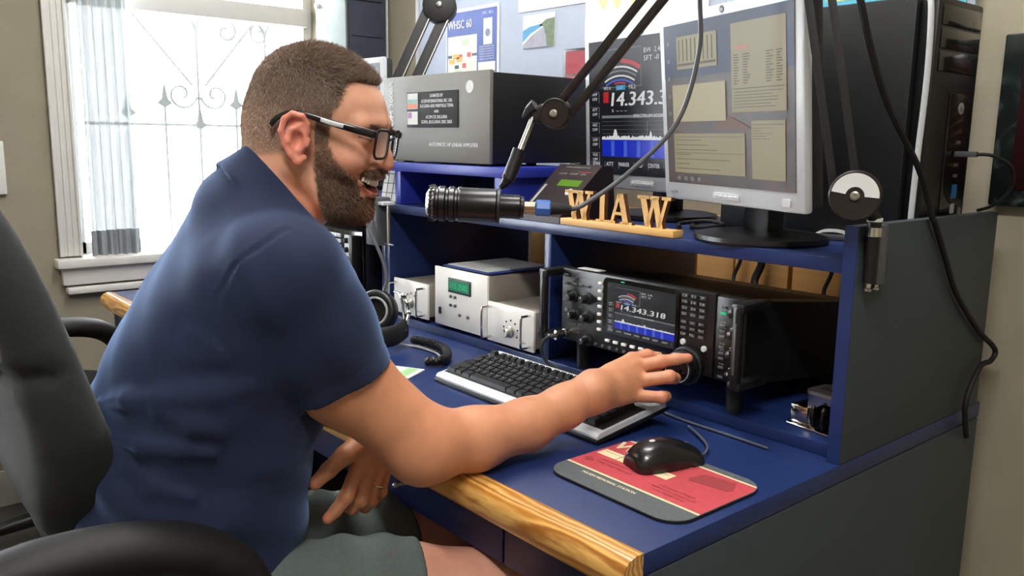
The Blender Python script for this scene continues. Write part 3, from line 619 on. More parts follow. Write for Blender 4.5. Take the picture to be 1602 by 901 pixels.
# desktop wedge console
dv = root('control_console', 'dark brown wedge console with a yellow-green display leaning behind the sign', 'radio equipment', (-.690, .452, 1.0495), 0)
w_ = MB(); w_.prism([(0, 0), (0, .012), (.118, .112), (.150, .106), (.160, .0)], -.062, .062, 'yz'); w_.make('case', mat('dark_bronze', (44, 34, 34), .4, .3, var=.05), dv, ang=20)
ang = math.atan2(.100, .118); fm = Matrix.Translation((0, 0, .0122)) @ Matrix.Rotation(ang, 4, 'X')
def onface(o): o.matrix_local = fm; return o
onface(MB().box(-.018, .044, .088, .106, 0, .0012).make('display', E_lcd, dv)); onface(MB().box(-.055, -.048, .03, .09, 0, .0008).make('slider_mark', M_lletter, dv))
onface(text('lettering', M_lletter, dv, [('DIGITAL ANTENNA ROTATOR', 0, .143, .004, 'c', .07), ('.  .  .  .  .  .  .  .  .  .  .', 0, .135, .006, 'c', .09), ('CCW   STOP   CW', 0, .122, .005, 'c', .08)], .0008, 'xy'))
onface(MB().cyl((.034, .07, 0), (.034, .07, .003), .009).make('round_button', M_silver, dv)); onface(bx('red_legend', M_redd, dv, .01, .05, .130, .132, 0, .0008))
# far transceiver (window end)
fr2 = root('desktop_radio', 'grey-keyed radio in the far hutch, seen just under the man\'s beard', 'radio', (-1.76, .452, .8005))
bx('case', M_blackm, fr2, 0, .385, .004, .30, 0, .165, .004); bx('front_frame', M_gloss, fr2, 0, .385, -.006, .0035, 0, .165, .004)
for c_ in range(14):
    for r_ in range(9): bx('key_button', M_silver, fr2, .045+c_*.0165, .058+c_*.0165, -.011, -.006, .018+r_*.0152, .029+r_*.0152, .002)  # pale keys and knob strip carry window glare as colour
kp_ = bx('knob_strip', M_lgrey, fr2, .292, .345, -.0085, -.006, .012, .150, .002)
for z in (.135, .11, .085, .06, .03): MB().lathe((.308, -.0085, z), (0, -1, 0), [(0, .008), (.010, .007), (.011, 0)], 16).lathe((.331, -.0085, z), (0, -1, 0), [(0, .006), (.008, .005), (.009, 0)], 16).make('strip_knob', M_black, kp_)['kind'] = 'stuff'
bx('handle', M_black, fr2, .360, .378, -.035, -.0065, .01, .155, .004)
for x in (.03, .35):
    for y in (.02, .27): bx('foot', M_rubber, fr2, x-.015, x+.015, y, y+.02, -.0302, -.0005, .002)
# ------------------------------------------------ wooden call sign
sg = root('wooden_sign', 'wooden letters W1AW standing on a bar at the shelf edge', 'sign', (-.620, .447, 1.0495), -.02)
bx('bar', M_signw, sg, 0, .285, 0, .026, 0, .0125, .0008)
S_ = .056
def letter(name, polys, x, sc=S_):
    mb = MB()
    for poly in polys:
        mb.prism([(x+u*sc, .0118+v*sc) for u, v in poly], .007, .0165)
    o = mb.make('letter', M_signw, sg, ang=20); o.data.materials.append(M_signe)
    for f in o.data.polygons:
        if abs(f.normal.y) < .5: f.material_index = 1
    return o
def thick(p, q, t): return [(p[0], p[1]), (p[0]+t, p[1]), (q[0]+t, q[1]), (q[0], q[1])]
Wp = [thick((.10, .95), (.36, 0), .24), thick((.62, .95), (.36, 0), .13), thick((.60, .95), (.84, 0), .24), thick((1.12, .95), (.84, 0), .13), [(-.02, .9), (.48, .9), (.48, 1), (-.02, 1)], [(.50, .9), (.88, .9), (.88, 1), (.50, 1)], [(.98, .9), (1.36, .9), (1.36, 1), (.98, 1)]]
Ap = [thick((.44, 1), (.12, 0), .13), thick((.44, 1), (.72, 0), .24), [(.28, .3), (.74, .3), (.74, .4), (.28, .4)], [(0, 0), (.36, 0), (.36, .1), (0, .1)], [(.60, 0), (1.1, 0), (1.1, .1), (.60, .1)]]
Op = [[(.17, 0), (.39, 0), (.39, 1), (.17, 1)], [(0, 0), (.56, 0), (.56, .1), (0, .1)], [(.0, .78), (.2, .88), (.2, 1.0), (.0, .87)]]
letter('W', Wp, .006); letter('1', Op, .091); letter('A', Ap, .121); letter('W', Wp, .195)
# ------------------------------------------------ computer tower
pc = root('computer_tower', 'black desktop computer tower with silver edge on the right of the shelf', 'computer', (-.03, .667, 1.0495))
bx('case', M_blackm, pc, -.375, -.030, 0, .176, 0, .390, .003)
bx('front_bezel', M_black, pc, -.0295, .0, .010, .176, .0, .390, .006)
MB().tube([(-.012, .006, .002), (-.010, .004, .12), (-.006, .003, .27), (-.010, .004, .37), (-.018, .008, .388)], .0048, 10, sm=5).make('silver_edge', M_silver, pc)
for z in (.312, .347, .277): bx('drive_bay', M_gloss, pc, .0002, .0018, .022, .165, z, z+.031, .001)
bx('port_panel', M_gloss, pc, .0002, .002, .075, .160, .03, .245, .001)
def yz(o, z=0): o.matrix_local = Matrix.Translation((.0022, 0, 0)) @ Matrix.Rotation(R(90), 4, 'Z'); return o
yz(MB().lathe((.118, 0, .222), (0, -1, 0), [(0, .0095), (.001, .0095)], 24).make('round_logo', M_lletter, pc))
yz(text('logo_letters', M_rubber, pc, [('hp', .118, .2175, .009, 'c', None, .2)], -.0013)); yz(text('lettering', M_lletter, pc, [('DVD', .145, .355, .006, 'c'), ('hp 8200', .03, .015, .005, 'l'), ('intel', .123, .083, .005, 'c', .012)], -.0001))
yz(bx('sticker', mat('sticker_blue', (40, 96, 160), .4), pc, .115, .131, -.0008, 0, .075, .098)); yz(bx('sticker', M_lletter, pc, .115, .129, -.0008, 0, .05, .066))
for z in (.165, .145, .128, .11): yz(bx('usb_port', M_mgrey, pc, .114, .127, -.0012, 0, z, z+.005))
us = root('usb_cable', 'short grey usb plug with black cable in the front of the computer tower', 'cable', (-.025, .775, 1.198))
bx('plug', M_mgrey, us, .0, .034, -.005, .005, -.0045, .0045, .0015); MB().tube([(.034, 0, 0), (.055, .01, -.002), (.075, .035, -.02), (.07, .055, -.055), (.045, .06, -.083), (.015, .075, -.095)], .0028, 8, sm=6).make('cord', M_rubber, us)
mg = root('cable_clip', 'small pale plastic clip lying behind the foot of the front monitor', 'clip', (-.165, .655, 1.0495), .3)
MB().tube([(-.03, 0, .006), (-.012, .004, .014), (.015, .004, .014), (.034, 0, .006)], [.003, .005, .005, .003], 8, sm=4, flat=(.8, 1.6)).make('clip_body', M_lletter, mg); bx('clip_foot', M_mgrey, mg, -.02, .025, -.006, .006, 0, .010, .002)
o = MB().tube([(-.45, .655, 1.054), (-.42, .60, 1.0545), (-.375, .585, 1.056), (-.37, .63, 1.060), (-.42, .645, 1.062), (-.455, .61, 1.056), (-.42, .565, 1.054)], .004, 8, sm=8).make('monitor_cable', M_rubber); tag(o, 'black cable coiled on the shelf behind the front monitor foot', 'cable')
# ------------------------------------------------ chrome morse paddle
pd = root('morse_paddle', 'chrome morse key paddle on the riser beside the right end panel', 'morse key', (-.066, .508, .7705), -.12)
bx('base', M_chrome, pd, -.052, .035, -.034, .045, 0, .004, .001)
bx('side_block', M_chrome, pd, -.050, -.018, -.028, .03, .0045, .034, .002)
a_ = MB(); hp = [(-.024, .0045), (-.024, .056), (.038, .056), (.038, .0045), (.026, .0045), (.026, .035), (.018, .044), (.002, .044), (-.010, .035), (-.010, .0045)]
a_.prism(hp, -.020, .030); a_.make('bridge', M_chrome, pd, ang=30)
MB().prism(rrect(-.028, .042, -.026, .034, .012), .0565, .062, 'xy').make('top_plate', M_steel, pd); text('lettering', M_ink, pd, [('W1AW', .007, -.004, .014, 'c', .05)], .0624, 'xy', bold=.1)
for x in (-.002, .016): MB().sphere((x, -.034, .026), .012, (.42, .55, 1.5)).box(x-.002, x+.002, -.03, .01, .022, .030).make('paddle', M_gloss, pd)
# ------------------------------------------------ keyboard, mouse, pad
kb = root('keyboard', 'black and silver computer keyboard under the man\'s forearm', 'keyboard', (-.712, .216, .7525), -.012, rot=(R(8.0), 0, -.012)); kb.scale = (.955, .96, 1)
cs = MB(); cs.prism([(0, .006), (0, .010), (.006, .0145), (.16, .0145), (.168, .012), (.168, .006)], 0, .456, 'yz'); cs.make('case', M_silver, kb, ang=25)
cs = MB().prism([(-.003, -.0005), (-.003, .004), (.0, .0058), (.171, .0058), (.171, -.0005)], -.002, .458, 'yz').make('lower_shell', M_black, kb)
bx('key_well', M_rubber, kb, .006, .45, .019, .123, .0146, .0155); bx('function_well', M_rubber, kb, .006, .345, .132, .147, .0146, .0155)
for x in (.03, .42): bx('flip_foot', M_black, kb, x-.012, x+.012, .15, .158, -.0225, -.0007, .001)
kp = 0; KM = {}
def key(x, y, w, d=.0155, mt=M_key):
    kk = (round(w, 4), d)
    if kk not in KM:
        mb = MB(); b0 = [(-w/2+.0006, -d/2+.0004), (w/2-.0006, -d/2+.0004), (w/2-.0006, d/2-.0004), (-w/2+.0006, d/2-.0004)]
        ins = .0028; t0 = [(-w/2+ins, -d/2+ins*.8), (w/2-ins, -d/2+ins*.8), (w/2-ins, d/2-ins*.7), (-w/2+ins, d/2-ins*.7)]
        A = [mb.bm.verts.new((u, v, 0)) for u, v in b0]; B = [mb.bm.verts.new((u, v, .0075)) for u, v in t0]
        mb.bm.faces.new(B); mb.bm.faces.new(A[::-1])
        for i in range(4): mb.bm.faces.new((A[i], A[(i+1) % 4], B[(i+1) % 4], B[i]))
        o = mb.make('key', mt, kb, smooth=False); KM[kk] = o.data
    else:
        o = bpy.data.objects.new('key', KM[kk]); COL.objects.link(o); o.parent = kb
    o.location = (x, y, .0156); return o
U = .0188; legend = []
rows = [[1]*13+[2], [1.5]+[1]*12+[1.5], [1.75]+[1]*11+[2.25], [2.25]+[1]*10+[2.75], [1.5, 1.1, 1.4, 6, 1.4, 1.1, 1.1, 1.4]]
LT = ['`1234567890-=', ' QWERTYUIOP[]', ' ASDFGHJKL;', ' ZXCVBNM,./', '']
for r_, row in enumerate(rows):
    x = .008
    for i, u in enumerate(row):
        key(x+u*U/2, .111-r_*.0198, u*U, .0188)
        if i < len(LT[r_]) and LT[r_][i] != ' ': legend.append((LT[r_][i], x+u*U/2-.003, .111-r_*.0198+.001, .0035, 'c'))
        x += u*U
for c_ in range(3):
    for r_ in (0, 1, 4): key(.287+c_*.0175, .111-r_*.0198, .0175, .0188)
key(.287+.0175, .111-3*.0198, .0175, .0188)
for c_ in range(4):
    for r_ in range(5): key(.352+c_*.0205+.006, .111-r_*.0198, .0205, .0188)
for i, x in enumerate([.017]+[.046+k*.0185 for k in range(4)]+[.126+k*.0185 for k in range(4)]+[.206+k*.0185 for k in range(4)]+[.287+k*.0175 for k in range(3)]): key(x, .1395, .0175, .0145)
text('key_lettering', M_wletter, kb, legend, .0236, 'xy')
for i in range(3): MB().cyl((.27+i*.02, .155, .0145), (.27+i*.02, .155, .0155), .0018, n=8).make('status_lamp', M_mgrey, kb)
mp = root('mouse_pad', 'worn red and grey mouse pad printed with a memorial station legend', 'mouse pad', (-.136, .175, .7505), -.006)
PW, PD = .119, .098
MB().prism(rrect(-PW, PW, -PD, PD, .036, 8), 0, .003, 'xy').make('rubber_base', M_rubber, mp); top = MB().prism(rrect(-PW+.0005, PW-.0005, -PD+.0005, PD-.0005, .036, 8), .0031, .0040, 'xy').make('cloth_top', M_slate, mp)
def clip(y0, y1, ins=.0012):
    P = []; n = 14
    def hw(y):
        d = abs(y)-(PD-.036); return PW-ins-(0 if d <= 0 else .036-math.sqrt(max(0, .036**2-d*d)))
    ys = [y0+(y1-y0)*i/n for i in range(n+1)]
    return [(hw(y), y) for y in ys]+[(-hw(y), y) for y in ys[::-1]]
MB().prism(clip(-.048, .082), .0040, .0043, 'xy').make('red_field', M_red, mp)
for a, b in ((-.052, -.048), (.078, .082)): MB().prism(clip(a, b), .0040, .0044, 'xy').make('cream_stripe', M_cream, mp)
plx = MB()
for a, b, c_, d in ((-.112, .020, .004, .026),): plx.box(a, b, c_, d, .0043, .0046)
plx.make('log_strip', M_cream, mp, smooth=False); lnm = MB()
for x in (-.075, -.03): lnm.box(x, x+.0008, .004, .026, .0046, .0048)
lnm.box(-.108, .015, .018, .0185, .0046, .0048).make('strip_ruling', M_ink, mp, smooth=False)
text('call_sign', M_cream, mp, [('W1AW', -.052, .040, .030, 'c', .132)], .0046, 'xy', bold=.08)
text('cream_lettering', M_cream, mp, [('MAXIM MEMORIAL STATION', -.025, -.066, .0058, 'c', .098)], .0043, 'xy', bold=.08)
text('dark_print', M_redd, mp, [('HIRAM PERCY MAXIM  ARRL', -.055, -.012, .005, 'c', .07), ('OPERATED BY THE LEAGUE', -.055, -.022, .005, 'c', .065), ('225 MAIN STREET', .055, -.018, .005, 'c', .06), ('NEWINGTON, CONNECTICUT', .055, -.027, .005, 'c', .075), ('FOUNDED 1914', .055, -.036, .005, 'c', .05), ('RADIO STATION', -.045, .009, .005, 'c', .04)], .0048, 'xy')
hs = MB(); hs.prism([(.035, .035), (.042, .062), (.088, .070), (.10, .045), (.096, .036), (.04, .028)], .0043, .0046, 'xy').make('house_drawing', M_redd, mp, smooth=False)
MB().prism([(-.112, -.022), (-.102, -.014), (-.092, -.022), (-.102, -.030)], .0043, .0046, 'xy').make('diamond_emblem', M_redd, mp, smooth=False)
ms = root('mouse', 'black optical mouse standing on the red mouse pad', 'mouse', (-.156, .222, .7552), -.30); ms.scale = (.97, .95, .97)
mb = MB(); n = 24; P_ = [(-.058, .018, .006), (-.056, .024, .018), (-.045, .029, .030), (-.025, .0315, .0375), (.0, .031, .038), (.02, .0295, .034), (.042, .028, .026), (.056, .024, .017), (.061, .019, .008)]
PV = [Vector(v) for v in P_]; P_ = []
for i in range(len(PV)-1):
    p0, p1, p2, p3 = PV[max(i-1, 0)], PV[i], PV[i+1], PV[min(i+2, len(PV)-1)]
    for j in range(5):
        t_ = j/5; P_.append(tuple(.5*((2*p1)+(-p0+p2)*t_+(2*p0-5*p1+4*p2-p3)*t_*t_+(-p0+3*p1-3*p2+p3)*t_**3)))
P_.append(tuple(PV[-1]))
rings = []
for (yy, hw, hh) in P_:
    ring = []
    for j in range(n+1):
        a = math.pi*j/n; ring.append(mb.bm.verts.new((hw*abs(math.cos(a))**.8*(1 if math.cos(a) > 0 else -1), yy, .001+hh*math.sin(a)**.8)))
    rings.append(ring)
for A, B in zip(rings, rings[1:]):
    for j in range(n): mb.bm.faces.new((A[j], A[j+1], B[j+1], B[j]))
    mb.bm.faces.new((A[n], A[0], B[0], B[n]))
mb.bm.faces.new(rings[0]); mb.bm.faces.new(rings[-1][::-1])
mo = mb.make('shell', M_gloss, ms, ang=60); mo.data.materials[0] = mat('mouse_black', (20, 20, 21), .28, coat=.2)
MB().sphere((0, -.02, .0378), .007, (.8, 1, .22)).make('logo_dot', M_lgrey, ms); MB().cyl((-.003, .036, .018), (.003, .036, .018), .0115).make('scroll_wheel', M_mgrey, ms)
ct = MB().tube([(0, .060, .006), (-.006, .078, .003), (-.035, .105, .002), (-.080, .122, .002), (-.124, .132, .002)], .002, 8, sm=6).make('cord', M_cableg, ms)
o = MB().tube([(-.10, .40, .7535), (-.16, .402, .7535), (-.28, .405, .7535), (-.37, .425, .7535), (-.42, .43, .754)], .002, 8, sm=6).make('cable', M_cableg); tag(o, 'thin grey cable running along the foot of the riser to the keyboard', 'cable')
ntp = root('paper_slip', 'green and white printed slip on the desk behind the elbow', 'paper', (-.82, .185, .7505), .5)
bx('sheet', M_paper, ntp, -.055, .055, -.035, .035, 0, .003, .0005); bx('green_print', mat('green_print', (130, 176, 110), .7), ntp, -.045, .045, -.03, -.022, .0031, .0034); bx('green_print', mat('gp2', (150, 196, 130), .7), ntp, .02, .045, -.018, .03, .0031, .0034)
# ------------------------------------------------ headphones on the desk
hd = root('headphones', 'black headphones with steel yokes lying on the desk in front of the silver control box', 'headphones', (-1.06, .30, .7505), 0)
def Hl(x, y, z): return (x+1.06, y-.30, z-.7505)
band = [(-1.135, .235, .785), (-1.09, .205, .785), (-1.03, .20, .785), (-.97, .225, .785), (-.955, .275, .787), (-.985, .325, .792), (-1.03, .36, .80)]
MB().tube([Hl(*p) for p in band[:6]], .021, 14, sm=6, flat=(1.1, .36)).make('headband', M_rubber, hd)
MB().tube([Hl(-.985, .325, .80), Hl(-1.01, .35, .815), Hl(-1.05, .372, .835), Hl(-1.09, .385, .845)], .0035, 8, sm=5).make('yoke', M_chrome, hd)
MB().tube([Hl(-.97, .315, .79), Hl(-1.01, .335, .83), Hl(-1.06, .36, .853), Hl(-1.10, .37, .853)], .003, 8, sm=5).make('yoke', M_chrome, hd)
for q in ((-.985, .325, .802), (-1.07, .378, .848), (-1.012, .352, .82)): MB().sphere(Hl(*q), .008, (1, .7, .8), 12, 8).make('yoke_screw', M_chrome, hd)
cd = Vector((.55, -.80, .22)).normalized(); cc = Vector(Hl(-1.122, .335, .806))
MB().lathe(cc-cd*.030, cd, [(0, .032), (.006, .044), (.020, .050), (.034, .050)], 32).make('ear_cup', M_black, hd)
tor = []; q = cd.to_track_quat('Z', 'Y')
for i in range(32): a = i/32*2*math.pi; tor.append(cc+cd*.008+q@Vector((.041*math.cos(a), .041*math.sin(a), 0)))
MB().tube(tor, .011, 10, closed=True).make('ear_pad', M_black, hd)
tor = [cc+cd*.0165+q@Vector((.032*math.cos(i/32*2*math.pi), .032*math.sin(i/32*2*math.pi), 0)) for i in range(32)]
lab(MB().tube(tor, .0032, 8, closed=True).make('pad_trim', M_lletter, hd), 'pale grey trim ring')
cc2 = Vector(Hl(-1.185, .215, .79)); MB().lathe(cc2, (-.7, -.3, .6), [(0, .036), (.02, .04), (.034, .034)], 28).make('ear_cup', M_black, hd)
co = [Vector(Hl(*p)) for p in ((-.985, .345, .763), (-.93, .356, .763), (-.87, .350, .763), (-.82, .320, .763), (-.795, .285, .763), (-.815, .262, .762))]
mbc = MB(); mbc.tube(co, .0086, 10, sm=8); mbc.make('coil_cord', M_rubber, hd)
hx = []
cum = []
base = []
for i in range(len(co)-1):
    p0, p1, p2, p3 = co[max(i-1, 0)], co[i], co[i+1], co[min(i+2, len(co)-1)]
    for j in range(60):
        t_ = j/60; base.append(.5*((2*p1)+(-p0+p2)*t_+(2*p0-5*p1+4*p2-p3)*t_*t_+(-p0+3*p1-3*p2+p3)*t_**3))
for i, p in enumerate(base[:-1]):
    d = (base[i+1]-p).normalized(); u = Vector((0, 0, 1)); v = d.cross(u).normalized(); a = i*.85; hx.append(p+.0082*(u*math.cos(a)+v*math.sin(a)))
MB().tube(hx, .0022, 5).make('coil_turns', M_black, hd)
MB().tube([Hl(-.99, .31, .756), Hl(-.95, .335, .7535), Hl(-.88, .335, .7535), Hl(-.83, .31, .7535), Hl(-.80, .27, .757)], .0025, 8, sm=6).make('thin_lead', M_lletter, hd)
# ------------------------------------------------ boom arm with microphone
bo = root('boom_arm', 'brown-black spring boom arm clamped to the charcoal end panel, holding the microphone', 'microphone arm', (.012, .45, 1.06))
def Bp(p): return Vector(p)-Vector((.012, .45, 1.06))
NB = Vector((.4353, -.9003, 0)); J2 = Vector((.004, .402, 1.143)); EL = Vector((-.095, .3541, 1.628)); J1 = Vector((-.388, .2124, 1.251))
def link(a, b, mt, par, sp, w, nm, off=0):
    d = (b-a).normalized(); s_ = d.cross(NB).normalized(); out = []
    for sg_ in (-1, 1):
        p, q = a+s_*sp*sg_+NB*off, b+s_*sp*sg_+NB*off
        mb = MB(); M_ = Matrix((d, s_, NB)).transposed().to_4x4(); M_.translation = (p+q)/2-Vector((.012, .45, 1.06)); L_ = (q-p).length
        mb.box(-L_/2, L_/2, -w/2, w/2, -w/2, w/2, .0012, mtx=M_); out.append(mb.make(nm, mt, par))
    return out
link(J2+Vector((-.012, -.006, .01)), EL, M_dgrey, bo, .0145, .0105, 'lower_bar', -.004); link(EL, J1+Vector((.012, .006, .008)), M_brown, bo, .0125, .0115, 'upper_bar', -.004)
def disc(c, r, nm, th=.018): return MB().lathe(Bp(c)-NB*th/2, NB, [(0, r*.96), (.001, r), (th-.002, r), (th, r*.94), (th, r*.9), (th-.001, r*.88)], 36).make(nm, M_brown, bo)
disc(J2, .034, 'base_joint', .026); disc(EL, .030, 'elbow_joint'); disc(J1, .0236, 'head_joint', .020)
for c, t in ((J2, .0131), (J1, .0101), (EL, .0091)): MB().lathe(Bp(c)+NB*t, NB, [(0, .0062), (.002, .0062), (.003, .004), (.0031, .002), (.002, 0)], 18).make('hub_bolt', M_steel, bo)
# white half ring label on the base joint
U_ = NB.cross(Vector((0, 0, 1))).normalized()*-1; Zv = Vector((0, 0, 1)); c = Bp(J2)+NB*.0134
rg = MB(); A = []; B = []
for i in range(21):
    a = R(-4+i*8.7); A.append(rg.bm.verts.new(c+(U_*math.cos(a)+Zv*math.sin(a))*.0305)); B.append(rg.bm.verts.new(c+(U_*math.cos(a)+Zv*math.sin(a))*.0120))
for i in range(20): rg.bm.faces.new((A[i], A[i+1], B[i+1], B[i]))
lab(rg.make('half_ring_label', M_wletter, bo), 'white half ring label')
# clamp at the panel
MB().cyl(Bp((.0125, .446, 1.020)), Bp((.0125, .446, 1.105)), .0095, n=20).make('clamp_post', M_black, bo); MB().cyl(Bp((.0125, .446, 1.106)), Bp((.0125, .446, 1.111)), .0105).make('post_collar', M_white, bo)
MB().cyl(Bp((.0125, .446, 1.0855)), Bp((.0125, .446, 1.098)), .0102).make('chrome_collar', M_chrome, bo)
MB().tube([Bp((.0125, .446, 1.11)), Bp((.010, .43, 1.122)), Bp((.006, .41, 1.135))], .009, 12, sm=3).make('swivel_neck', M_black, bo)
MB().box(.0015-.012, .016-.012, .010, .034, -.045, .04, .002).make('clamp_body', M_mgrey, bo)
for y in (.448, .470): MB().lathe(Bp((.010, y, 1.018)), (0, -.2, -1), [(0, .004), (.006, .004), (.007, .006), (.011, .005)], 14).make('clamp_screw', M_chrome, bo)
# head: wing knob, rod, mount
hx_ = J1; lat = Vector((-.9003, -.4353, 0))
hb = MB(); hb.tube([Bp(hx_), Bp(hx_+lat*.024+Vector((0, 0, .000))), Bp(hx_+lat*.036+Vector((0, 0, -.004)))], [.019, .015, .012], 14, flat=(1, .5)); hb.make('head_bracket', M_brown, bo)
MB().tube([Bp(hx_+lat*.034+Vector((0, 0, .012))), Bp(hx_+lat*.045+Vector((0, 0, .004))), Bp(hx_+lat*.056+Vector((0, 0, -.006)))], [.012, .009, .002], 6).make('wing_knob', M_blackm, bo)
MB().cyl(Bp(hx_+lat*.038+Vector((0, 0, -.006))), Bp((-.4165, .163, 1.190)), .0048, n=16).make('chrome_rod', M_chrome, bo)
MB().tube([Bp((-.4165, .164, 1.196)), Bp((-.419, .157, 1.176)), Bp((-.4225, .1465, 1.150))], .0105, 14).make('mount_block', M_blackm, bo)
text_o = MB().cyl(Bp((-.4225, .1465, 1.156))+NB*.0095, Bp((-.4225, .1465, 1.156))+NB*.0115, .003).make('mount_rivet', M_chrome, bo)
MB().tube([Bp((-.4225, .1465, 1.152)), Bp((-.4245, .140, 1.142)), Bp((-.4265, .135, 1.1385))], [.009, .006, .004], 12).make('mount_tongue', M_black, bo)
# microphone
mi = root('studio_microphone', 'large black cylindrical microphone hanging in front of the shelf', 'microphone', (-.445, .108, 1.111))
ax = Vector((.098, .114, -.0045)).normalized()
MB().lathe(-ax*.078, ax, [(0, .018), (.003, .0245), (.006, .0262), (.009, .0272), (.011, .0272), (.013, .0255), (.016, .0255), (.018, .0272), (.026, .0272), (.028, .0245), (.031, .0245), (.033, .0272), (.040, .0272), (.042, .025), (.045, .025), (.047, .0272), (.050, .0272), (.052, .0262), (.104, .0262), (.106, .0245), (.1065, .020), (.112, .0185), (.140, .0185), (.142, .0165), (.147, .016)], 40).make('body', mat('microphone_black', (14, 14, 15), .32), mi)
MB().lathe(-ax*.0805, ax, [(0, 0), (0, .016), (.004, .0225), (.0105, .0275), (.012, .0275), (.0125, .024)], 32).make('grille', M_steel, mi)
gr = MB()
for i in range(24):
    a = i*math.pi/12; q = ax.to_track_quat('Z', 'Y'); gr.cyl(-ax*.0805+q@Vector((.0262*math.cos(a), .0262*math.sin(a), .004)), -ax*.068+q@Vector((.0282*math.cos(a), .0282*math.sin(a), .0)), .0009, n=6)
gr.make('grille_ribs', M_dgrey, mi)
MB().lathe(ax*.028, ax, [(0, .0275), (.004, .0275)], 32).make('mount_ring', M_dgrey, mi)
MB().lathe(ax*.070, ax, [(0, .0095), (.015, .0095), (.016, .0098), (.0165, .0085)], 24).make('brass_connector', M_brass, mi)
MB().lathe(ax*.087, ax, [(0, .011), (.002, .0125), (.021, .0125), (.023, .0105)], 8).make('blue_collar', M_bluep, mi, ang=20)
cj = mi.location
def Mr(p): return Vector(p)-cj
MB().tube([ax*.110, ax*.125, ax*.142], [.0098, .0088, .0058], 14).make('cable_boot', M_rubber, mi)
MB().tube([ax*.136, Mr((-.345, .235, 1.114)), Mr((-.303, .289, 1.164)), Mr((-.253, .337, 1.241)), Mr((-.233, .355, 1.345)), Mr((-.225, .34, 1.43)), Mr((-.20, .322, 1.52)), Mr((-.13, .338, 1.615)), Mr((-.098, .333, 1.668))], .0038, 10, sm=8).make('cable', M_cableg, mi)
o = MB().tube([(-.098, .333, 1.668), (-.045, .345, 1.60), (-.01, .352, 1.50), (.010, .362, 1.392), (.012, .443, 1.276), (.010, .571, 1.176), (.009, .630, 1.106), (.0085, .645, 1.094), (.0085, .70, 1.03), (.0085, .753, .971), (.0085, .86, .895), (.0085, .929, .859), (.010, .945, .843), (.009, .93, .829), (.0085, .885, .824), (.0085, .84, .77), (.0085, .86, .70)], .0048, 8, sm=7).make('microphone_cable', M_rubber); tag(o, 'black cable hanging over the computer tower and down the charcoal end panel', 'cable')
# far boom arm
fb = root('boom_arm', 'black boom arm rising behind the amplifier at the left', 'microphone arm', (-1.27, .45, 1.05))
def Fp(p): return Vector(p)-Vector((-1.27, .45, 1.05))
F0 = Vector((-1.345, .435, 1.115)); F1 = Vector((-1.267, .62, 1.545)); fl = Vector((.62, .30, -.30)).normalized()
d = (F1-F0).normalized(); fn = Vector((.75, -.64, .17)); fn = (fn-d*fn.dot(d)).normalized(); sd = d.cross(fn).normalized()
for sg_ in (-1, 1):
    M_ = Matrix((d, sd, fn)).transposed().to_4x4(); M_.translation = Fp((F0+F1)/2)+sd*sg_*.0225; L_ = (F1-F0).length
    b_ = MB().box(-L_/2, L_/2, -.0135, .0135, -.010, .010, .002, mtx=M_).make('arm_bar', M_blackm, fb)
    MB().box(-L_/2, L_/2, .0112, .0138, .0098, .0112, mtx=M_).make('edge_highlight', M_steel, b_)  # thin steel strip stands in for the highlight along the bar edge
MB().lathe(Fp(F1)-fn*.02, fn, [(0, .040), (.002, .043), (.034, .043), (.036, .038), (.036, 0)], 32).make('elbow_joint', M_blackm, fb)
MB().lathe(Fp(F1)+fn*.016, fn, [(0, .008), (.003, .007), (.004, .004)], 14).make('hub_bolt', M_steel, fb)
MB().lathe(Fp(F0)-fn*.015, fn, [(0, .036), (.03, .036), (.032, .03)], 28).make('base_joint', M_blackm, fb)
d2 = Vector((.10, .12, .9)).normalized(); MB().tube([Fp(F1), Fp(F1)+d2*.45], .014, 10).make('upper_arm', M_blackm, fb)
MB().box(-.012, .040, -.048, -.006, -.104, .016, .003).make('clamp_body', M_mgrey, fb)
MB().box(.035, .065, -.044, -.010, -.002, .006, .001).make('clamp_plate', M_lgrey, fb)
MB().cyl((.066, -.03, -.10), (.066, -.03, -.001), .0035, n=10).cyl((.044, -.03, -.098), (.088, -.03, -.098), .0026, n=8).make('clamp_screw', M_steel, fb)
MB().cyl((.0, -.02, .01), Fp(F0)+Vector((0, 0, -.02)), .009, n=12).make('swivel_post', M_blackm, fb)
o = MB().tube([(-1.245, .395, 1.07), (-1.262, .388, 1.03), (-1.245, .392, .985), (-1.205, .40, .92), (-1.19, .405, .87), (-1.195, .395, .83), (-1.20, .38, .80)], .0042, 8, sm=7).make('hanging_lead', M_cableg); tag(o, 'grey lead hanging from the left clamp down to the headphones', 'cable')

# ============================================================ SDF mesher
f32 = np.float32
def smin(a, b, k): h = np.clip(.5+.5*(b-a)/k, 0, 1); return b+(a-b)*h-k*h*(1-h)
def smax(a, b, k): return -smin(-a, -b, k)
def cone(p, a, b, ra, rb):
    a = np.asarray(a, f32); b = np.asarray(b, f32); ba = b-a; pa = p-a; t = np.clip(pa@ba/max(float(ba@ba), 1e-12), 0, 1)
    q = pa-t[:, None]*ba; return np.sqrt(np.einsum('ij,ij->i', q, q))-(ra+t*(rb-ra))
def ell(p, c, r, Rm=None):
    q = p-np.asarray(c, f32)
    if Rm is not None: q = q@np.asarray(Rm, f32)
    r = np.asarray(r, f32); q1 = q/r; k0 = np.sqrt((q1*q1).sum(1))+1e-9; q2 = q1/r; k1 = np.sqrt((q2*q2).sum(1))+1e-9; return k0*(k0-1)/k1
def chain(p, pts, rs, k=.004):
    d = None
    for i in range(len(pts)-1):
        e = cone(p, pts[i], pts[i+1], rs[i], rs[i+1]); d = e if d is None else smin(d, e, k)
    return d
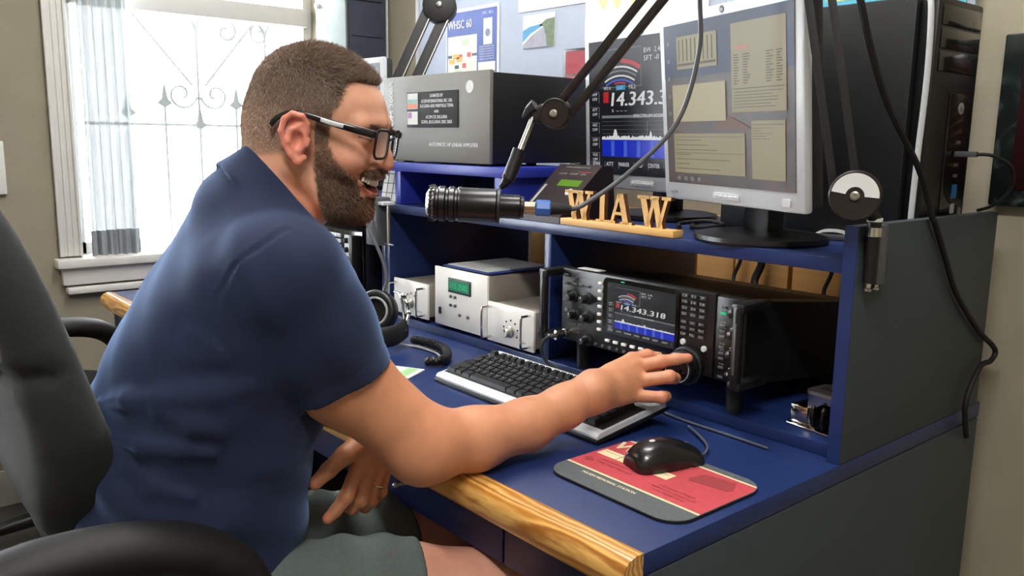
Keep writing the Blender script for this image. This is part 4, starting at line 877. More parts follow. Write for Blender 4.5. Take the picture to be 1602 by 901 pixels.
def sdf_arrays(fn, lo, hi, h, slack=1.6):
    K_ = 6; lo = np.asarray(lo, float); n = np.ceil((np.asarray(hi)-lo)/(h*K_)).astype(int); C = h*K_
    g = [lo[i]+C*(np.arange(n[i])+.5) for i in range(3)]
    G = np.stack(np.meshgrid(*g, indexing='ij'), -1).reshape(-1, 3).astype(f32); dc = fn(G).reshape(n)
    act = np.abs(dc) < C*.87*slack
    N = n*K_; V = np.where(np.repeat(np.repeat(np.repeat(dc, K_, 0), K_, 1), K_, 2) < 0, -1., 1.).astype(f32)
    idx = np.argwhere(act); o3 = np.stack(np.meshgrid(*[np.arange(K_)]*3, indexing='ij'), -1).reshape(-1, 3)
    for s in range(0, len(idx), 2500):
        ii = (idx[s:s+2500, None, :]*K_+o3[None]).reshape(-1, 3); P = (lo+h*(ii+.5)).astype(f32); V[ii[:, 0], ii[:, 1], ii[:, 2]] = fn(P)
    S = V < 0
    c = [S[a:N[0]-1+a, b:N[1]-1+b, d:N[2]-1+d] for a in (0, 1) for b in (0, 1) for d in (0, 1)]
    tot = sum(x.astype(np.int8) for x in c); cells = np.argwhere((tot > 0) & (tot < 8))
    off = np.array([(a, b, d) for a in (0, 1) for b in (0, 1) for d in (0, 1)])
    vals = np.stack([V[cells[:, 0]+o[0], cells[:, 1]+o[1], cells[:, 2]+o[2]] for o in off], 1)
    acc = np.zeros((len(cells), 3)); cnt = np.zeros(len(cells))
    for i in range(8):
        for j in range(i+1, 8):
            if abs(off[i]-off[j]).sum() != 1: continue
            mk = (vals[:, i] < 0) != (vals[:, j] < 0); t = vals[:, i]/np.where(mk, vals[:, i]-vals[:, j], 1); pt = off[i]+t[:, None]*(off[j]-off[i])
            acc += pt*mk[:, None]; cnt += mk
    verts = lo+h*(cells+.5+acc/cnt[:, None])
    ids = -np.ones(tuple(N-1), np.int32); ids[cells[:, 0], cells[:, 1], cells[:, 2]] = np.arange(len(cells))
    faces = []
    for ax_ in range(3):
        u, v = [(1, 2), (2, 0), (0, 1)][ax_]; sl0 = [slice(None)]*3; sl1 = [slice(None)]*3; sl0[ax_] = slice(0, -1); sl1[ax_] = slice(1, None)
        A_, B_ = S[tuple(sl0)], S[tuple(sl1)]; e = np.argwhere(A_ != B_); e = e[(e[:, u] > 0) & (e[:, v] > 0) & (e[:, u] < N[u]-1) & (e[:, v] < N[v]-1)]
        inside = A_[e[:, 0], e[:, 1], e[:, 2]]; du = np.zeros(3, int); du[u] = 1; dv = np.zeros(3, int); dv[v] = 1
        q = np.stack([ids[tuple((e-x).T)] for x in (du+dv, dv, 0*du, du)], 1); q = np.where(inside[:, None], q, q[:, ::-1]); faces.append(q)
    F = np.concatenate(faces); F = F[(F >= 0).all(1)]
    return verts, F
def to_mesh(name, parts, mt, parent, cols=None):
    V = np.concatenate([p[0] for p in parts]); o_ = 0; Fs = []
    for v, f in parts: Fs.append(f+o_); o_ += len(v)
    F = np.concatenate(Fs); me = bpy.data.meshes.new(name); me.vertices.add(len(V)); me.vertices.foreach_set('co', V.astype(f32).ravel())
    k = F.shape[1]; me.loops.add(F.size); me.loops.foreach_set('vertex_index', F.astype(np.int32).ravel()); me.polygons.add(len(F)); me.polygons.foreach_set('loop_start', np.arange(0, F.size, k, dtype=np.int32)); me.polygons.foreach_set('loop_total', np.full(len(F), k, np.int32))
    me.update(calc_edges=True); me.validate(); me.shade_smooth()
    if cols is not None:
        at = me.color_attributes.new('Col', 'FLOAT_COLOR', 'POINT'); c = np.ones((len(V), 4), f32); c[:, :3] = cols; at.data.foreach_set('color', c.ravel())
    me.materials.append(mt); o = bpy.data.objects.new(name, me); COL.objects.link(o)
    if parent is not None: o.parent = parent
    return o
# ------------------------------------------------ office chair
def make_chair(loc, label, rz=0, hwA=.31):
    t = root('office_chair', label, 'chair', loc, rz)      # local: seat centre at 0,0; faces +y
    def back(p):
        zc = p[:, 2]-.885; yc = -.175-.22*zc+.35*(p[:, 0]**2); t_ = np.clip((.90-p[:, 2])/.30, 0, 1); t2 = np.clip((p[:, 2]-.86)/.28, 0, 1)
        hw = .236*(1-.42*t_*t_*(3-2*t_))*(1-.24*t2); u = np.abs(p[:, 0]+.015)/hw; v = np.abs(zc)/.275
        bulge = .014*np.exp(-((p[:, 2]-.77)/.08)**2)
        n_ = (u**2.8+v**2.8)**(1/2.8); a = (n_-1)*.20; b_ = np.abs(p[:, 1]-yc)-.038-bulge
        d = smax(a, b_, .05)
        cr = p[:, 2]-(.925+.5*p[:, 0]**2); return (d+.010*np.exp(-(cr/.010)**2)*(p[:, 1] < yc)+.006*np.exp(-((p[:, 2]-.70)/.012)**2)*(p[:, 1] < yc))*.8
    o = to_mesh('backrest', [sdf_arrays(back, (-.3, -.36, .54), (.3, -.06, 1.18), .009)], M_chair, t)
    def seat(p):
        u = np.abs(p[:, 0])/.26; v = np.abs(p[:, 1])/.25; n_ = (u**4+v**4)**.25; return smax((n_-1)*.2, np.abs(p[:, 2]-.462)-.04, .04)*.8
    to_mesh('seat', [sdf_arrays(seat, (-.3, -.3, .39), (.3, .3, .54), .010)], M_chair, t)
    for s in (-1, 1):
        x = s*hwA
        MB().tube([(x, -.285, .776+(.012 if s < 0 else 0)), (x, -.23, .779+(.012 if s < 0 else 0)), (x, -.15, .772+(.012 if s < 0 else 0)), (x, -.075, .749+(.012 if s < 0 else 0)), (x, -.02, .705), (x*.99, .0, .64), (x*.97, .0, .56), (x*.9, .0, .46), (x*.7, .0, .41)], [.024, .031, .033, .033, .031, .027, .023, .021, .02], 16, sm=6, flat=(.85, 1.15)).make('armrest', M_rubber, t)
        MB().tube([(x, -.28, .77), (x*.98, -.285, .73), (x*.9, -.265, .66), (x*.7, -.25, .60)], .020, 12, sm=5).make('arm_bracket', M_rubber, t)
    MB().tube([(0, -.26, .75), (0, -.27, .6), (0, -.22, .45), (0, -.1, .405)], .022, 10, sm=5, flat=(.5, 1.5)).make('back_bar', M_black, t)
    MB().cyl((0, 0, .12), (0, 0, .425), .026).cyl((0, 0, .08), (0, 0, .22), .032).make('gas_lift', M_black, t)
    for i in range(5):
        a = R(20+72*i); e = (.29*math.cos(a), .29*math.sin(a))
        lg = MB().tube([(0, 0, .12), (e[0]*.5, e[1]*.5, .10), (e[0], e[1], .075)], [.03, .024, .016], 10, sm=3).make('leg', M_black, t)
        MB().cyl((e[0]-.02*math.sin(a), e[1]+.02*math.cos(a), .028), (e[0]+.02*math.sin(a), e[1]-.02*math.cos(a), .028), .028).cyl((e[0], e[1], .03), (e[0], e[1], .08), .007).make('castor', M_rubber, lg)
    return t
lv_ = MB().cyl((.525, -.478, .682), (.558, -.446, .694), .003, n=10).sphere((.525, -.478, .682), .0055, (1, 1, .8), 12, 8).make('keyboard_tray_lever', M_steel, desk)
make_chair((-.64, -.315, 0), 'charcoal office chair the man sits in, black rubber armrests')
c2 = make_chair((-2.08, -.15, 0), 'second office chair by the window, only its black armrest showing behind the man', .45, .27); c2.scale = (.95, 1, .93)
for ch in c2.children:
    if ch.name.startswith('backrest'): ch.scale = (.9, 1, .76)
# ============================================================ the man
man = root('person', 'bearded man with glasses in navy polo shirt, leaning forward turning the radio dial', 'person', (-.56, -.30, .5))
ML = Matrix.Translation((.56, .30, -.5))     # world -> man local
HO = np.array([-.47210503, -.16525732, 1.20387721]); HF = np.array([0.733004, 0.657687, -0.173648]); HL = np.array([-0.667833, 0.744312, 0.000000]); HU = np.array([0.129248, 0.115968, 0.984808])
HM = np.stack([HF, HL, HU], 1)             # columns
def h2w(v): return HO+v@HM.T
def w2h(v): return (np.asarray(v)-HO)@HM
MO = np.array([-.56, -.30, .5])
mm = lambda *a: np.array(a)/1000.
NB1 = w2h((-.497, -.225, 1.098))
def head(p):
    q = p.copy(); q[:, 1] = np.abs(q[:, 1]); g = lambda a, b: cone(q, mm(*a[:3]), mm(*b[:3]), a[3]/1000, b[3]/1000); e = lambda c, r: ell(q, mm(*c), mm(*r))
    d = smin(e((3, 0, 46), (83, 73, 78)), e((38, 0, 48), (64, 60, 48)), .03)
    d = smin(d, e((-30, 0, 8), (49, 58, 50)), .03)
    f = smin(e((44, 0, -4), (50, 60, 54)), e((74, 0, -26), (31, 31, 26)), .018)
    f = smin(f, e((70, 36, -8), (27, 23, 22)), .014)
    f = smin(f, g((14, 56, -30, 15), (58, 36, -66, 15)), .016); f = smin(f, g((58, 36, -66, 15), (84, 0, -72, 17)), .022); f = smin(f, e((48, 0, -50), (46, 44, 34)), .02)
    d = smin(d, f, .022)
    d = smin(d, g((99, 10, 41, 10), (84, 42, 38, 10)), .012)
    d = smax(d, -e((108, 30, 22), (17, 17, 13)), .010)                        # orbit
    lid = np.linalg.norm(q-f32(mm(86, 31, 23)), axis=1)-.0135; slit = np.abs(q[:, 2]-.0205-.25*(q[:, 1]-.031)**2/.02)-.0001
    lid = np.where(q[:, 0] > .088, smax(lid, -slit, .0015), lid); d = smin(d, lid, .003)
    nz = smin(g((101, 0, 30, 7), (111, 0, 2, 8.5)), g((111, 0, 2, 8), (115.5, 0, -8, 8.6)), .006); nz = smin(nz, g((104, 10, -7, 7.5), (110, 6, -6, 7)), .005)
    d = smin(d, nz, .008); d = smax(d, -g((108, 6, -17, 3.4), (109, 5, -9, 2.4)), .002)
    # mouth
    zc = -.0395+(q[:, 1]/.027)**2*.0065; mo = np.stack([(q[:, 0]-.101)/.021, q[:, 1]/.030, (q[:, 2]-zc)/.0095], 1); mo = (np.linalg.norm(mo, axis=1)-1)*.0088
    ul = chain(q, [mm(106, 0, -29), mm(104, 12, -29.5), mm(92, 31, -30)], [.0042, .004, .0025]); ll = chain(q, [mm(103, 0, -50), mm(101, 13, -48), mm(91, 31, -31)], [.005, .0046, .0025])
    d = smin(d, ul, .005); d = smin(d, ll, .005); d = smax(d, -mo, .002)
    fl = chain(q, [mm(103, 13, -12), mm(93, 34, -28), mm(86, 38, -40)], [.002, .002, .001]); d = smax(d, -fl, .008)   # smile fold
    # ear
    S1 = p.copy(); S1[:, 1] = np.abs(S1[:, 1]); r2 = np.array([[1, 0, 0], [0, .94, -.1], [0, .1, .99]])
    ea = ell(S1, mm(18, 80, 10), mm(15, 6.5, 28)); rim = chain(S1, [mm(31, 77, 17), mm(30, 80, 28), mm(24, 85, 36), mm(13, 89, 37), mm(4, 90, 29), mm(2, 90, 14), mm(7, 87, -1), mm(15, 84, -12), mm(24, 80, -20), mm(30, 76, -14)], [.003, .0035, .0038, .004, .004, .0038, .0035, .0045, .006, .004], .002)
    ea = smin(ea, rim, .004); ea = smin(ea, chain(S1, [mm(24, 83, 26), mm(14, 87, 18), mm(12, 87, 4), mm(19, 84, -6)], [.0025, .003, .003, .0025]), .003)
    ea = smin(ea, chain(S1, [mm(32, 79, 2), mm(33, 78, 8)], [.004, .0035]), .003); ea = smax(ea, -ell(S1, mm(23, 87, 6), mm(7, 8, 11)), .003)
    d = smin(d, ea, .004)
    nk = cone(p, mm(-14, 0, -16), NB1, .057, .064); d = smin(d, nk, .018); d = smin(d, cone(p, mm(30, 0, -62), NB1+np.array([.03, 0, 0]), .028, .05), .02)
    return d
hv, hf = sdf_arrays(head, mm(-110, -104, -200), mm(136, 104, 138), .0017)
# vertex normals in head frame
def vnorm(v, f):
    n = np.cross(v[f[:, 2]]-v[f[:, 0]], v[f[:, 3]]-v[f[:, 1]]); N = np.zeros_like(v)
    for i in range(4): np.add.at(N, f[:, i], n)
    return N/np.maximum(np.linalg.norm(N, axis=1, keepdims=True), 1e-12)
hn = vnorm(hv, hf)
def sstep(x, a, b): t = np.clip((x-a)/(b-a), 0, 1); return t*t*(3-2*t)
def hair_mask(v):
    x, y, z = v[:, 0]*1000, np.abs(v[:, 1])*1000, v[:, 2]*1000
    g_ = 50+10*sstep(z, 38, 62)+42*np.clip(1-(y/52)**2, 0, 1)*sstep(z, 82, 96)
    m_ = 1-sstep(x, g_-4, g_+3); low = np.where(x < 4, -30+sstep(x, -60, 0)*12, np.where(x < 36, 34, -100)); m_ *= sstep(z, low-2, low+8)
    m_ *= 1-sstep(y, 77, 80)*(z < 60)*(x > -6)*(x < 40); m_ *= (z > -40)
    m_ *= np.where((x > 36) & (z < 10), 0, 1)
    return m_
def beard_mask(v):
    x, y, z = v[:, 0]*1000, np.abs(v[:, 1])*1000, v[:, 2]*1000
    top = np.where(x < 58, 8., 2-(x-58)*1.15); top = np.where(x > 95, -16, top); m_ = 1-sstep(z, top-14, top+3)
    m_ *= sstep(x, 38+np.clip(-28-z, 0, 200)*.34-3, 38+np.clip(-28-z, 0, 200)*.34+5)
    lip = (y < 27) & (z < -27-(y/27)**2*1.5+0) & (z > -54) & (x > 88); m_ = np.where(lip, 0, m_)
    m_ *= np.where((y < 20) & (z < -52) & (z > -68) & (x > 90), .35, 1); m_ *= (z > -108); m_ *= np.where((z > -17) & (x > 98), 0, 1)
    side = (x > 37) & (x < 53) & (z > 4) & (z < 50) & (y > 50); return np.maximum(m_, side*.8)
def lc(c): return np.array(lin(c))
def skin_cols(v):
    x, y, z = v[:, 0]*1000, np.abs(v[:, 1])*1000, v[:, 2]*1000; n = len(v)
    c = np.tile(lc((216, 158, 130)), (n, 1)); mix = lambda m_, k: c*(1-m_[:, None])+lc(k)*m_[:, None]
    c = mix(sstep(y, 74, 80)*(x > -4)*(x < 38)*(z > -30)*(z < 45)*.6, (226, 124, 108))
    ch = np.exp(-(((x-72)/18)**2+((y-44)/16)**2+((z+8)/16)**2)); c = mix(ch*.5, (214, 122, 100))
    c = mix(np.exp(-(((x-118)/12)**2+(y/14)**2+((z+4)/10)**2))*.5, (208, 116, 98))
    c = mix(hair_mask(v)*(.45+.5*sstep(z, -5, 60)), (118, 100, 88)); c = mix(np.clip(beard_mask(v), 0, 1)*.55, (116, 86, 68))
    zc = -39.5+(y/27)**2*6.5; lips = np.exp(-((np.abs(z-zc)-9.5)/4)**4)*(y < 28)*(x > 88); c = mix(lips*.8, (186, 92, 84))
    cav = (np.abs(z-zc) < 7.5)*(y < 27)*(x > 70)*(x < 103)*1.0; c = mix(cav*.9, (70, 22, 22))
    c = mix(np.exp(-(((x-96)/10)**2+((y-31)/13)**2+((z-23)/5)**2))*.45, (120, 70, 58))
    c = mix(np.exp(-((z-20.3-(y-31)**2*.012)/1.3)**2)*(y > 17)*(y < 46)*(x > 80)*(x < 103)*.85, (44, 28, 24))
    return c
hcols = skin_cols(hv)
# limbs (world)
W3 = lambda *a: np.array(a, float)
RS, HEM, RE, F1_, F2_, F3_, RW = W3(-.362, -.251, 1.046), W3(-.371, -.174, .903), W3(-.326, -.074, .8025), W3(-.318, .004, .795), W3(-.311, .095, .7985), W3(-.306, .165, .813), W3(-.300, .219, .831)
LS_, LE, LW = W3(-.70, -.15, 1.04), W3(-.687, -.115, .835), W3(-.446, -.078, .794)
def handf(p, wrist, mcps, fings, thumb, rs=(.0118, .0105, .0092, .0082)):
    d = None
    for i, m_ in enumerate(mcps):
        e = cone(p, wrist+(m_-wrist)*.10+(mcps[i]-mcps[1])*.35, m_, .0185, .0125 if i < 3 else .0115); d = e if d is None else smin(d, e, .014)
    for i in range(3): d = smin(d, cone(p, wrist+(mcps[i]-wrist)*.5, (mcps[i]+mcps[i+1])/2, .016, .0085), .01)
    for m_, f in zip(mcps, fings):
        k = 1 if m_ is not mcps[3] else .88; pts = [m_]+f; e = chain(p, pts, [r*k for r in rs[:len(pts)]], .0035)
        e = smin(e, np.linalg.norm(p-f32(f[0]), axis=1)-rs[1]*k*1.06, .003); d = smin(d, e, .0045)
    d = smin(d, chain(p, thumb, [.0175, .0135, .0115, .0092], .004), .010)
    return d
rm = [W3(-.323, .336, .856), W3(-.306, .330, .848), W3(-.293, .317, .830), W3(-.286, .298, .811)]
rf = [[W3(-.318, .366, .859), W3(-.311, .382, .855), W3(-.306, .390, .849)], [W3(-.284, .363, .857), W3(-.267, .383, .8615), W3(-.257, .397, .8625)], [W3(-.257, .352, .839), W3(-.262, .372, .832), W3(-.275, .384, .826)], [W3(-.253, .330, .810), W3(-.258, .347, .807), W3(-.273, .355, .804)]]
rt_ = [W3(-.312, .258, .822), W3(-.330, .315, .818), W3(-.323, .362, .828), W3(-.312, .388, .838)]
def rarm(p):
    d = chain(p, [RS, HEM, RE], [.062, .0555, .048], .03); d = smin(d, np.linalg.norm(p-f32(RE+W3(-.004, -.008, -.004)), axis=1)-.044, .03)
    d = smin(d, chain(p, [RE, F1_, F2_, F3_, RW], [.045, .0425, .036, .0305, .0295], .02), .022)
    d = smin(d, np.linalg.norm(p-f32(RW+W3(.016, -.008, .004)), axis=1)-.0155, .012)
    d = smin(d, handf(p, RW, rm, rf, rt_), .02); 
    for i, m_ in enumerate(rm): d = smin(d, cone(p, RW+(m_-RW)*.3+W3(.004, -.006, .012), m_+W3(.002, -.004, .007), .0035, .0058), .006)
    return d
lm = [W3(-.442, -.112, .741), W3(-.443, -.094, .733), W3(-.446, -.076, .729), W3(-.452, -.059, .731)]
lf = [[W3(-.434, -.137, .706), W3(-.436, -.152, .690), W3(-.438, -.164, .680)], [W3(-.436, -.112, .694), W3(-.446, -.120, .680), W3(-.462, -.124, .681)], [W3(-.439, -.093, .689), W3(-.450, -.097, .675), W3(-.464, -.098, .678)], [W3(-.447, -.072, .693), W3(-.456, -.074, .681), W3(-.466, -.076, .682)]]
lt = [W3(-.444, -.100, .780), W3(-.437, -.136, .768), W3(-.437, -.162, .752), W3(-.437, -.183, .738)]
def larm(p):
    d = chain(p, [LS_, LE], [.058, .045], .02); d = smin(d, chain(p, [LE, LE+(LW-LE)*.35, LW], [.044, .045, .028], .02), .02)
    d = smin(d, handf(p, LW, lm, lf, lt), .018)
    for m_ in lm: d = smin(d, np.linalg.norm(p-f32(m_+W3(.006, -.001, .002)), axis=1)-.0085, .006)
    return d
RH, RK, LH_, LK = W3(-.455, -.35, .585), W3(-.285, .055, .560), W3(-.635, -.35, .585), W3(-.515, .085, .555)
RA, LA = W3(-.26, .10, .10), W3(-.52, .13, .10)
def legs(p):
    d = chain(p, [RH, RH+(RK-RH)*.6, RK], [.088, .078, .060], .03); d = smin(d, chain(p, [RK, RK+(RA-RK)*.35+W3(0, -.015, 0), RA], [.056, .056, .036], .03), .02)
    e = chain(p, [LH_, LH_+(LK-LH_)*.6, LK], [.088, .076, .060], .03); e = smin(e, chain(p, [LK, LK+(LA-LK)*.35+W3(0, -.015, 0), LA], [.056, .056, .036], .03), .02)
    return smin(d, e, .01)
AY = R(74-90); 
ZR = np.array([.54, .60, .67, .79, .88, .965, 1.02, 1.06, 1.10, 1.136, 1.18]); CX_ = np.array([-.552, -.552, -.546, -.543, -.529, -.513, -.513, -.513, -.511, -.503, -.495]); CY_ = np.array([-.360, -.350, -.334, -.310, -.286, -.246, -.230, -.222, -.217, -.212, -.205])
AA = np.array([.150, .155, .154, .150, .146, .146, .128, .106, .084, .074, .056]); BB = np.array([.178, .178, .174, .170, .172, .180, .184, .180, .150, .105, .07])
def torso(p, t=0):
    z = p[:, 2]; cx_, cy_, a, b = [np.interp(z, ZR, A) for A in (CX_, CY_, AA, BB)]; a = a+t; b = b+t; yw_ = np.interp(z, [.6, .95], [0, AY]); u = p[:, 0]-cx_; v = p[:, 1]-cy_
    s = u*np.cos(yw_)+v*np.sin(yw_); f_ = -u*np.sin(yw_)+v*np.cos(yw_); n_ = (np.abs(s/b)**2.3+np.abs(f_/a)**2.3)**(1/2.3); d = (n_-1)*np.minimum(a, b)*.85
    d = smax(d, z-1.17, .05); return smax(d, .545-z, .04)
tv = sdf_arrays(lambda p: smin(torso(p, -.02), cone(p, RS, LS_, .05, .05), .05), (-.78, -.56, .5), (-.26, -.02, 1.22), .010)
rv, rff = sdf_arrays(rarm, (-.46, -.36, .72), (-.22, .43, 1.14), .0021)
lv, lff = sdf_arrays(larm, (-.79, -.24, .65), (-.40, -.02, 1.12), .0024)
gv, gf = sdf_arrays(legs, (-.75, -.46, .04), (-.19, .2, .69), .007)
def limb_cols(v, base=(204, 142, 106)):
    n = len(v); c = np.tile(lc(base), (n, 1)); s = np.sin(v[:, 0]*41+v[:, 1]*29)*np.sin(v[:, 2]*37+v[:, 1]*17)*.5+.5; return c*(1-.10*s[:, None]*np.array([.3, .8, 1]))
def add_tip(c, v, pts, k=(216, 118, 100), r=.014):
    for q in pts: m_ = np.exp(-((v-q)**2).sum(1)/r**2)[:, None]*.6; c = c*(1-m_)+lc(k)*m_
    return c
rc = add_tip(limb_cols(rv), rv, [f[-1] for f in rf]+[f[0] for f in rf]+rm, r=.011); lcx = add_tip(limb_cols(lv), lv, [f[-1] for f in lf]+[lt[-1]]+lm, r=.011)
M_skin = mat('skin', (208, 150, 122), .48, attr='Col', var=.06, scale=60, bump=.08, bscale=420, sss=.12)
hw = h2w(hv)
body = to_mesh('body', [(hw-MO, hf), (rv-MO, rff), (lv-MO, lff), (gv-MO, gf), (tv[0]-MO, tv[1])], M_skin, man, np.concatenate([hcols, rc, lcx, limb_cols(gv, (206, 150, 128)), limb_cols(tv[0])]))
# ---------------------------------------------- polo shirt
bf = W3(.27, .963, 0); CN = bf*.84+W3(0, 0, .645); CN /= np.linalg.norm(CN); CC = W3(-.470, -.205, 1.129)
HN = W3(.43*.646-.10*.75, .43*.763+.10*.64, -.9); HN /= np.linalg.norm(HN); AD = (RE-RS)/np.linalg.norm(RE-RS)
IN_ = W3(-.0042, .0026, -.001)
def FL(*q, r=.0062, k=.012): return ([W3(*v)+IN_ for v in q], r, k)
folds = [FL((-.486, -.440, .890), (-.421, -.423, .906), (-.389, -.398, .912), (-.367, -.369, .916), (-.357, -.343, .919), (-.346, -.312, .921), r=.008), FL((-.404, -.362, .990), (-.376, -.358, .983), (-.355, -.347, .973)), FL((-.404, -.372, .970), (-.374, -.361, .962), (-.352, -.341, .958)),
         FL((-.44, -.44, .86), (-.399, -.419, .856), (-.374, -.384, .852), (-.360, -.353, .843)), FL((-.42, -.43, .83), (-.393, -.409, .809), (-.368, -.375, .793)), FL((-.388, -.399, .897), (-.366, -.371, .882), (-.357, -.345, .870)), FL((-.41, -.425, .775), (-.385, -.395, .750), (-.365, -.35, .742))]
seam = [W3(-.318, -.268, 1.108), W3(-.315, -.290, 1.098), W3(-.320, -.306, 1.086), W3(-.333, -.327, 1.064), W3(-.349, -.341, 1.034), W3(-.352, -.346, 1.005), W3(-.349, -.340, .975)]
def shirt(p):
    d = torso(p, .006)
    d = smin(d, cone(p, RS+W3(-.02, 0, -.012), LS_+W3(.035, .012, -.010), .066, .056), .06)
    d = smin(d, cone(p, (RS+LS_)/2+W3(.01, -.005, -.0), CC-CN*.04+bf*.012, .080, .070), .05)
    nk = cone(p, CC-CN*.05+bf*.010, CC+CN*.05, .074, .073); d = smin(d, nk, .018)
    # collar: raised fold
    ax_ = (p-f32(CC))@f32(CN); rad = np.sqrt(np.maximum(((p-f32(CC))**2).sum(1)-ax_**2, 0))
    col = smax(np.abs(rad-(.0770-np.where(ax_ < 0, .16, .05)*ax_))-.0038, np.abs(ax_+.012)-.023, .004); d = smin(d, col, .0025)
    d = smax(d, ax_-.010, .004)
    d = smax(d, -smax(rad-.0685, -(ax_+.028), .004), .003)
    for pts, r, k in folds: d = smin(d, chain(p, pts, [r*.35]+[r]*(len(pts)-2)+[r*.3], .01)+.002, k*1.6)
    # sleeve
    s_ = chain(p, [RS+W3(.002, -.006, -.004), (RS+HEM)/2+W3(.0, -.004, 0), HEM+AD*.03+W3(-.009, -.011, 0)], [.078, .075, .074], .02); hd_ = (p-f32(HEM+AD*.004))@f32(HN)
    ripple = .0010*np.sin(p[:, 2]*50+p[:, 0]*60+p[:, 1]*90)
    s_ = smax(s_+ripple, hd_-.002, .003)
    inner = smax(chain(p, [RS, HEM, RE], [.048, .0585, .054], .02), -(hd_+.03), .004); s_ = smax(s_, -inner, .003)
    hemseam = np.abs(np.abs(hd_+.022)-.0006); s_ = s_+.0012*np.exp(-(hd_+.022)**2/.0016**2)
    d = smin(d, s_, .012)
    sm_ = chain(p, seam, [.001]*7, .004); d = d+.0024*np.exp(-(sm_/.0024)**2)-.0006*np.exp(-((sm_-.006)/.003)**2)
    ls = chain(p, [LS_, LS_+(LE-LS_)*.6], [.068, .062], .02); ls = smax(ls, -(p[:, 2]-.925), .004); d = smin(d, ls, .02)
    x, y, z = p[:, 0], p[:, 1], p[:, 2]
    d = d+.0022*np.sin(z*46+np.sin(y*21+x*9)*1.6)*sstep(.98-z, 0, .12)+.0016*np.sin(z*83+y*35+x*20+np.sin(x*40))*sstep(.90-z, 0, .1)+.0010*np.sin(x*60+z*50+y*33)
    return d*.9
sv = sdf_arrays(shirt, (-.80, -.56, .515), (-.25, -.02, 1.22), .0033)
M_shirt = mat('navy_knit', (15, 27, 58), .88, var=.10, scale=300, bump=.12, bscale=900, sheen=.25)
M_shirt.node_tree.nodes['Principled BSDF'].inputs['Sheen Tint'].default_value = (.35, .55, 1, 1); M_shirt.node_tree.nodes['Principled BSDF'].inputs['Sheen Weight'].default_value = .45
lab(to_mesh('polo_shirt', [(sv[0]-MO, sv[1])], M_shirt, man), 'navy blue short sleeved polo shirt')
# ---------------------------------------------- shorts and shoes
RKh, LKh = RH+(RK-RH)*.67, LH_+(LK-LH_)*.86
def shorts(p):
    d = chain(p, [RH, RH+(RK-RH)*.8], [.103, .088], .03); n1 = (RK-RH)/np.linalg.norm(RK-RH); d = smax(d, (p-f32(RKh))@f32(n1), .004)
    e = chain(p, [LH_, LH_+(LK-LH_)*.97], [.103, .078], .03); n2 = (LK-LH_)/np.linalg.norm(LK-LH_); e = smax(e, (p-f32(LKh))@f32(n2), .004)

    d = smin(d, e, .03); d = smin(d, ell(p, (-.545, -.35, .585), (.18, .14, .10)), .04)
    t = (p-f32(RKh))@f32(n1); d = d+.0028*np.sin(t*95+p[:, 0]*25)+.0015*np.sin(t*45+p[:, 2]*60)+.0014*np.exp(-((t+.03)/.002)**2)
    d = np.where(p[:, 0] > -.43, smax(d, t, .003), d); return smax(d, p[:, 2]-.70, .03)*.9
hv2 = sdf_arrays(shorts, (-.78, -.53, .46), (-.27, .02, .73), .0048)
M_short = mat('grey_green_cotton', (84, 94, 90), .9, var=.12, scale=250, bump=.3, bscale=700)
lab(to_mesh('shorts', [(hv2[0]-MO, hv2[1])], M_short, man), 'grey-green cotton shorts')
for A_ in (RA, LA):
    def shoe(p, A_=A_):
        d = chain(p, [A_+W3(0, -.03, -.045), A_+W3(0, .06, -.055), A_+W3(.005, .15, -.062)], [.046, .044, .036], .03); d = smin(d, cone(p, A_+W3(0, -.01, 0), A_+W3(0, 0, -.04), .043, .046), .03); return smax(d, -(p[:, 2]-.003), .004)
    q = sdf_arrays(shoe, A_+W3(-.08, -.11, -.11), A_+W3(.08, .22, .06), .006); to_mesh('shoe', [(q[0]-MO, q[1])], M_dgrey, man)
# ---------------------------------------------- hair and beard strands
def strands(name, mask, n, length, width, dirf, cols, seed):
    rg_ = np.random.default_rng(seed); fc = hv[hf].mean(1); fn_ = hn[hf].mean(1); A = np.linalg.norm(np.cross(hv[hf[:, 2]]-hv[hf[:, 0]], hv[hf[:, 3]]-hv[hf[:, 1]]), axis=1)
    w = A*np.clip(mask(fc), 0, 1)**1.2; w[fc[:, 2] < -.11] = 0; w /= w.sum(); idx = rg_.choice(len(fc), n, p=w); j = rg_.random((n, 2)); q = hv[hf[idx]]
    P = (q[:, 0]*(1-j[:, :1])+q[:, 1]*j[:, :1])*(1-j[:, 1:])+(q[:, 3]*(1-j[:, :1])+q[:, 2]*j[:, :1])*j[:, 1:]; N = fn_[idx]; N /= np.linalg.norm(N, axis=1, keepdims=True)
    D1, D2 = dirf(P, N, rg_); L_ = length(P, rg_)[:, None]; T = rg_.normal(size=(n, 3)); T -= D1*(T*D1).sum(1, keepdims=True); T /= np.linalg.norm(T, axis=1, keepdims=True)
    wd = width*(.6+.8*rg_.random((n, 1))); M1 = P+D1*L_*.5; E1 = M1+D2*L_*.5; P0 = P-N*.001
    V = np.stack([P0-T*wd/2, P0+T*wd/2, M1+T*wd*.4, M1-T*wd*.4, E1], 1).reshape(-1, 3); b = np.arange(n)[:, None]*5
    tr_ = np.concatenate([b+np.array([[0, 1, 2]]), b+np.array([[0, 2, 3]]), b+np.array([[3, 2, 4]])]); k = cols(P, rg_)
    return V, tr_, np.repeat(k, 5, 0)
def nz3(v): return v/np.maximum(np.linalg.norm(v, axis=1, keepdims=True), 1e-9)
